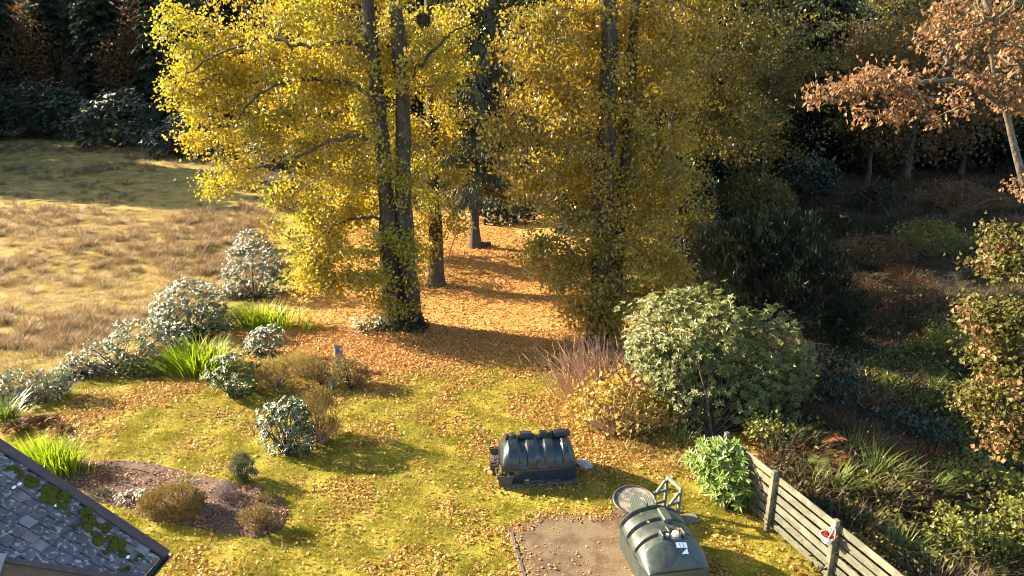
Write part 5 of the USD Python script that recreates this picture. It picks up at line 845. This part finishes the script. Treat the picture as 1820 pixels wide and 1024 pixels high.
# concrete pad with its edging kerb
pad = [flat(*q) for q in [(962, 918), (1120, 915), (1185, 915), (1225, 990), (1250, 1080), (935, 1080), (925, 1000), (915, 950)]]
pr_ = np.array(Polygon([p[:2] for p in pad]).buffer(-.05).buffer(.1).exterior.segmentize(.07).coords)[:-1]; pn_ = meshkit.fbm(np.c_[pr_ * 2.6, np.zeros(len(pr_))], 4, 71) - .5; pc_ = pr_.mean(0); pg = Polygon(pr_ + unit(pr_ - pc_) * pn_[:, None] * .55).buffer(0)
def poly_sheet(poly, step, zf, jit=0.0, seed=0):
    x0, y0, x1, y1 = poly.bounds; rng = rng_of(seed); X, Y = np.meshgrid(np.arange(x0, x1, step), np.arange(y0, y1, step)); P = np.c_[X.ravel(), Y.ravel()] + rng.normal(size=(X.size, 2)) * step * jit; import shapely; P = P[shapely.contains_xy(poly.buffer(-step * .3), P[:, 0], P[:, 1])]; ring = np.array(poly.exterior.segmentize(step).coords)[:-1]; P = np.vstack([ring, P]); tr = Delaunay(P); c = P[tr.simplices].mean(1); f = tr.simplices[shapely.contains_xy(poly, c[:, 0], c[:, 1])]
    v = np.c_[P, zf(P[:, 0], P[:, 1])]; fl = np.cross(v[f[:, 1]] - v[f[:, 0]], v[f[:, 2]] - v[f[:, 0]])[:, 2] < 0; f[fl] = f[fl][:, ::-1]; return v, f
v, f = poly_sheet(pg, .12, lambda x, y: terrain(x, y) + .055, .2); solo("concrete_pad", (v, f), "pad_concrete", "stained brown concrete pad before the weathered oil tank", kind="structure", smooth_=True)
ks = [flat(909, 952), flat(924, 1000), flat(934, 1040), flat(944, 1085)]
for k in range(3):
    a, b = ks[k], ks[k + 1]; d = unit(b - a); z = tz(*((a + b) / 2)[:2]); m = MB(); m.box((a + b) / 2 + [0, 0, .018 + z], (np.linalg.norm(b - a) - .012, .075, .11), Rz(math.atan2(d[1], d[0])), .012); solo("edging_kerb", m, "concrete_dark", ["farthest edging kerb stone along the pad's left side", "middle edging kerb stone along the pad's left side", "nearest edging kerb stone along the pad's left side"][k], kind="structure")
# flower bed
bedp = Polygon([gp(*q)[:2] for q in [(60, 858), (95, 832), (140, 818), (215, 818), (280, 826), (345, 845), (415, 858), (470, 868), (505, 884), (512, 915), (500, 942), (455, 958), (385, 945), (330, 935), (262, 925), (225, 905), (170, 890), (120, 880)]]).buffer(.25).buffer(-.25)
def bed_z(x, y):
    import shapely; d = shapely.distance(shapely.points(x, y), bedp.exterior); return terrain(x, y) + .012 + .13 * np.clip(d / .6, 0, 1) ** .7 + (meshkit.fbm(np.stack([x * 3, y * 3, 0 * x], -1), 3, 5) - .5) * .09 * np.clip(d / .2, 0, 1)
v, f = poly_sheet(bedp, .08, bed_z, .25, 3); solo("flower_bed", (v, f), "soil", "kidney shaped flower bed of dark soil between roof and lawn", kind="structure", smooth_=True)

# ------------------------------------------------------------------ fallen leaves, chips, grass
def scatter(n, box_, rng): return rng.random((n, 2)) * [box_[1] - box_[0], box_[3] - box_[2]] + [box_[0], box_[2]]
import shapely
rg = rng_of(600); XY = np.vstack([scatter(200000, (-13, 7, 10, 24), rg), scatter(60000, (-10, 7, 24, 40), rg)]); x, y = XY.T
lit = litter_at(x, y); n2 = meshkit.fbm(np.stack([x * 1.1, y * 1.1, 0 * x], -1), 3, 31); n3 = meshkit.fbm(np.stack([x * .45, y * .45, 0 * x], -1), 2, 33)
dens = .09 + .5 * smooth(.48, .66, n2) * smooth(.3, .62, n3 + .10 * smooth(-2, 2, x) + .13 * smooth(12, 17, y)) + .85 * lit
inpad = shapely.contains_xy(pg, x, y); inbed = shapely.contains_xy(bedp, x, y); fence_d = (x - FENCE_A[0]) * FN[0] + (y - FENCE_A[1]) * FN[1]
dens = np.where(inpad, .03 + .12 * smooth(.56, .66, n2), dens); dens = np.where(inbed, .0, dens); edge = np.abs(shapely.distance(shapely.points(x, y), pg.exterior)); dens = np.maximum(dens, .7 * (edge < .22) * (x < 2.2))
ok = (rg.random(len(x)) < dens) & ((hedge_side(x, y) < .3)) & (fence_d < np.where(y > 13.6, 3.5, -.05)) & ~((np.hypot(x - T1[0], (y - T1[1]) * 1.4) < .8)); x, y = x[ok], y[ok]; n = len(x)
far = smooth(14, 30, y); s = (.068 + .02 * far) * (.5 + 1.0 * rg.random(n) ** 1.4) * np.where(shapely.contains_xy(pg, x, y), .72, 1); z = terrain(x, y) + np.where(shapely.contains_xy(pg, x, y), .058, .012) + rg.random(n) * np.where(shapely.contains_xy(pg, x, y), .006, .03)
lv = MB(); lv.leaves(np.c_[x, y, z], np.c_[rg.normal(size=(n, 2)), rg.normal(size=n) * .3], np.c_[rg.normal(size=(n, 2)) * .45, np.ones(n)], s, s * .75, fold=.22, curl=-.15)
for (lx, ly, tt) in ((.15, .28, T2), (-.18, -.18, T2), (.42, .3, T2), (-.3, -.34, T1), (.25, -.40, T1), (.62, -.30, T1), (.1, .2, T1)):
    aa = ang2 if tt is T2 else ang1; LW = (W2, hs2, H2, 1.95, .02) if tt is T2 else (W1, hs1, H1, 2.1, .10); zz = LW[1] + (LW[2] - LW[1]) * (1 - (abs(ly) / (LW[0] / 2)) ** LW[3]) ** (1 / LW[3]) + LW[4] + .012; q = np.array([tt[0] + lx * math.cos(aa) - ly * math.sin(aa), tt[1] + lx * math.sin(aa) + ly * math.cos(aa), zz]); lv.leaves([q], [[.8, .5, -.1]], [[0, -.25, 1]], .09, .065, fold=.1, curl=-.1)
solo("fallen_leaves", lv, "fallen_leaf", "orange and brown fallen leaves scattered over the lawn and path", kind="stuff")
p = scatter(9000, (*[bedp.bounds[i] for i in (0, 2, 1, 3)],), rg); p = p[shapely.contains_xy(bedp, p[:, 0], p[:, 1])]; n = len(p); pn = meshkit.fbm(np.c_[p * 1.3, np.zeros(n)], 2, 44); p = p[rg.random(n) < .4 + .6 * smooth(.42, .6, pn)]; n = len(p); s = .055 * (.5 + .8 * rg.random(n))
lv = MB().leaves(np.c_[p, bed_z(*p.T) + .012 + rg.random(n) * .02], np.c_[rg.normal(size=(n, 2)), rg.normal(size=n) * .3], np.c_[rg.normal(size=(n, 2)) * .4, np.ones(n)], s, s * .7, fold=.2, curl=-.15); solo("dry_leaves", lv, "dry_leaf", "pinkish brown dry leaves lying over the flower bed", kind="stuff")
# short mossy turf of the lawn
def turf(seed, n, R, h, w, bend):
    r = rng_of(seed); a = r.random(n) * 6.283; q = R * np.sqrt(r.random(n)); B = np.c_[np.cos(a) * q, np.sin(a) * q, np.full(n, -.01)]; return MB().blades(B, np.c_[r.normal(size=(n, 2)) * .45, np.zeros(n)], h * (.5 + r.random(n)), w, bend, 1)
P = scatter(5200, (-13.5, 6.5, 9.5, 21), rg); x, y = P.T; keep = (litter_at(x, y) < .72) & (hedge_side(x, y) < -.3) & ~shapely.contains_xy(pg.buffer(-.1), x, y) & ~shapely.contains_xy(bedp, x, y) & ((x - FENCE_A[0]) * FN[0] + (y - FENCE_A[1]) * FN[1] < np.where(y > 13.6, .6, -.1)) & (np.hypot(x - T1[0], y - T1[1]) > .9); x, y = x[keep], y[keep]; n = len(x)
instancer("lawn_grass", [("turf_tuft", turf(1, 150, .24, .065, .011, .6), "lawn_blade"), ("turf_tuft_001", turf(2, 150, .24, .08, .011, .8), "lawn_blade"), ("turf_tuft_002", turf(3, 110, .26, .045, .012, .4), "lawn_blade")], np.c_[x, y, terrain(x, y)], rg.integers(0, 3, n), rg.random(n) * 6.28, .7 + .6 * rg.random(n), "short yellow green mossy grass of the lawn")
# rough meadow
def tussock(seed, n, R, L, w, lean): r = rng_of(seed); o = r.normal(size=(n, 2)) * R; return MB().blades(np.c_[o, np.full(n, -.03)], np.c_[o / R * lean + r.normal(size=(n, 2)) * .2, np.zeros(n)], L * (.5 + .7 * r.random(n)), w, .3 + .9 * r.random(n), 2)
def mead_pts(n, box_, rng): p = scatter(n, box_, rng); return p[(hedge_side(p[:, 0], p[:, 1]) > .35)]
P = np.vstack([mead_pts(15000, (-36, -7, 13, 45), rg), mead_pts(10000, (-70, -8, 45, 86), rg)]); x, y = P.T; n = len(x); nn = meshkit.fbm(np.stack([x * .25, y * .25, 0 * x], -1), 3, 51)
which = np.where(nn * .5 + rg.random(n) * .5 > .71, 2, rg.integers(0, 2, n)); sc = (.45 + .6 * rg.random(n)) * np.where(which == 2, .85, .8) * (1 + .4 * smooth(40, 60, y))
instancer("meadow_grass", [("grass_tuft", tussock(5, 46, .24, .20, .024, .5), "meadow_blade"), ("grass_tuft_001", tussock(6, 60, .2, .34, .022, .6), "straw_blade"), ("rush_tuft", tussock(7, 80, .17, .6, .022, .35), "rush_blade")], np.c_[x, y, terrain(x, y)], which, rg.random(n) * 6.28, sc, "straw yellow rough grass and brown rushes of the meadow")
rt0 = thing("rush_tussock", "brown rush tussock standing in the rough meadow", "tussock", (0, 0, 0), group="rush tussocks in the meadow")
part(rt0, "blade_tuft", tussock(8, 110, .26, .8, .026, .3), "rush_blade", kind="stuff"); part(rt0, "blade_tuft", tussock(9, 50, .3, .5, .024, .7), "straw_blade", kind="stuff")
P = mead_pts(900, (-34, -8, 15, 42), rg); P = P[:280]
for i, (x, y) in enumerate(P):
    loc = (x, y, tz(x, y)); s = float(.4 + .4 * rg.random())
    if i == 0: rt0.GetAttribute("xformOp:translate").Set(Gf.Vec3d(*loc))
    else: copy_of(rt0, "brown rush tussock standing in the rough meadow", loc, float(rg.random() * 360), s)
# wild undergrowth on the right and under the trees at the back
def sprigs(seed, n, R, h, size, asp): r = rng_of(seed); o = r.normal(size=(n, 2)) * R; return MB().leaves(np.c_[o, r.random(n) * h], r.normal(size=(n, 3)) + [0, 0, .4], r.normal(size=(n, 3)) + [0, 0, .7], size * (.6 + .8 * r.random(n)), size * asp)
def stems_(seed):
    r = rng_of(seed); m = MB()
    for _ in range(16): o = np.array([*(r.normal(size=2) * .2), -.02]); d = unit(np.array([*(r.normal(size=2) * .6), 1])); L = .4 + .6 * r.random(); m.tube([o, o + d * L * .6 + r.normal(size=3) * .06, o + d * L + [*(d[:2] * .3), -.1]], [.006, .005, .002], 3)
    return m
P = np.vstack([scatter(7000, (5, 22, 7, 30), rg), scatter(4200, (6, 55, 30, 62), rg), scatter(1800, (-16, 8, 44, 75), rg)]); x, y = P.T; fdist = np.where(y > 13.6, x - 6.2 - .1 * (y - 13.6), (x - FENCE_A[0]) * FN[0] + (y - FENCE_A[1]) * FN[1] - .2); keep = np.where(y < 44, fdist > 0, hedge_side(x, y) < 0); x, y = x[keep], y[keep]; n = len(x); nn = meshkit.fbm(np.stack([x * .3, y * .3, 0 * x], -1), 3, 61)
which = np.clip(((nn - .3) * 10 + rg.normal(size=n) * .8).astype(int), 0, 3); lim = (y > 30) & (which == 0); which[lim] = 1; oth = rg.random(n); which = np.where(oth < .07, 4, np.where(oth < .26, 5, which))
instancer("undergrowth", [("leafy_sprig", sprigs(11, 60, .22, .35, .11, .7), "bramble_leaf"), ("grass_sprig", tussock(12, 80, .2, .45, .013, .6), "ground_leaf"), ("leafy_sprig_001", sprigs(13, 60, .25, .3, .12, .6), "ground_leaf"), ("grass_sprig_001", tussock(14, 80, .22, .5, .013, .6), "bracken_leaf"), ("bare_stems", stems_(15), "dark_bark"), ("dead_grass", tussock(16, 70, .24, .6, .014, .8), "rush_blade")], np.c_[x, y, terrain(x, y)], which, rg.random(n) * 6.28, (.6 + .8 * rg.random(n)) * (1 + .5 * smooth(30, 50, y)), "tangled low undergrowth of the shaded gully and wood edge")

# the thin bright air of a low sun morning
air = trimesh.creation.box((420, 330, 66)); air.apply_translation((0, 110, 33 - 7.5))
if HAZE > 0:
    M["haze_air"] = usdkit.material(stage, "/World/Looks/haze_air", {"v": ("principled_volume", {"color": (.86, .84, .86), "density": HAZE, "anisotropy": .55})}, [], volume="v.volume")
    solo("haze", (np.array(air.vertices), np.array(air.faces)), "haze_air", "thin bright haze over the garden", kind="stuff")
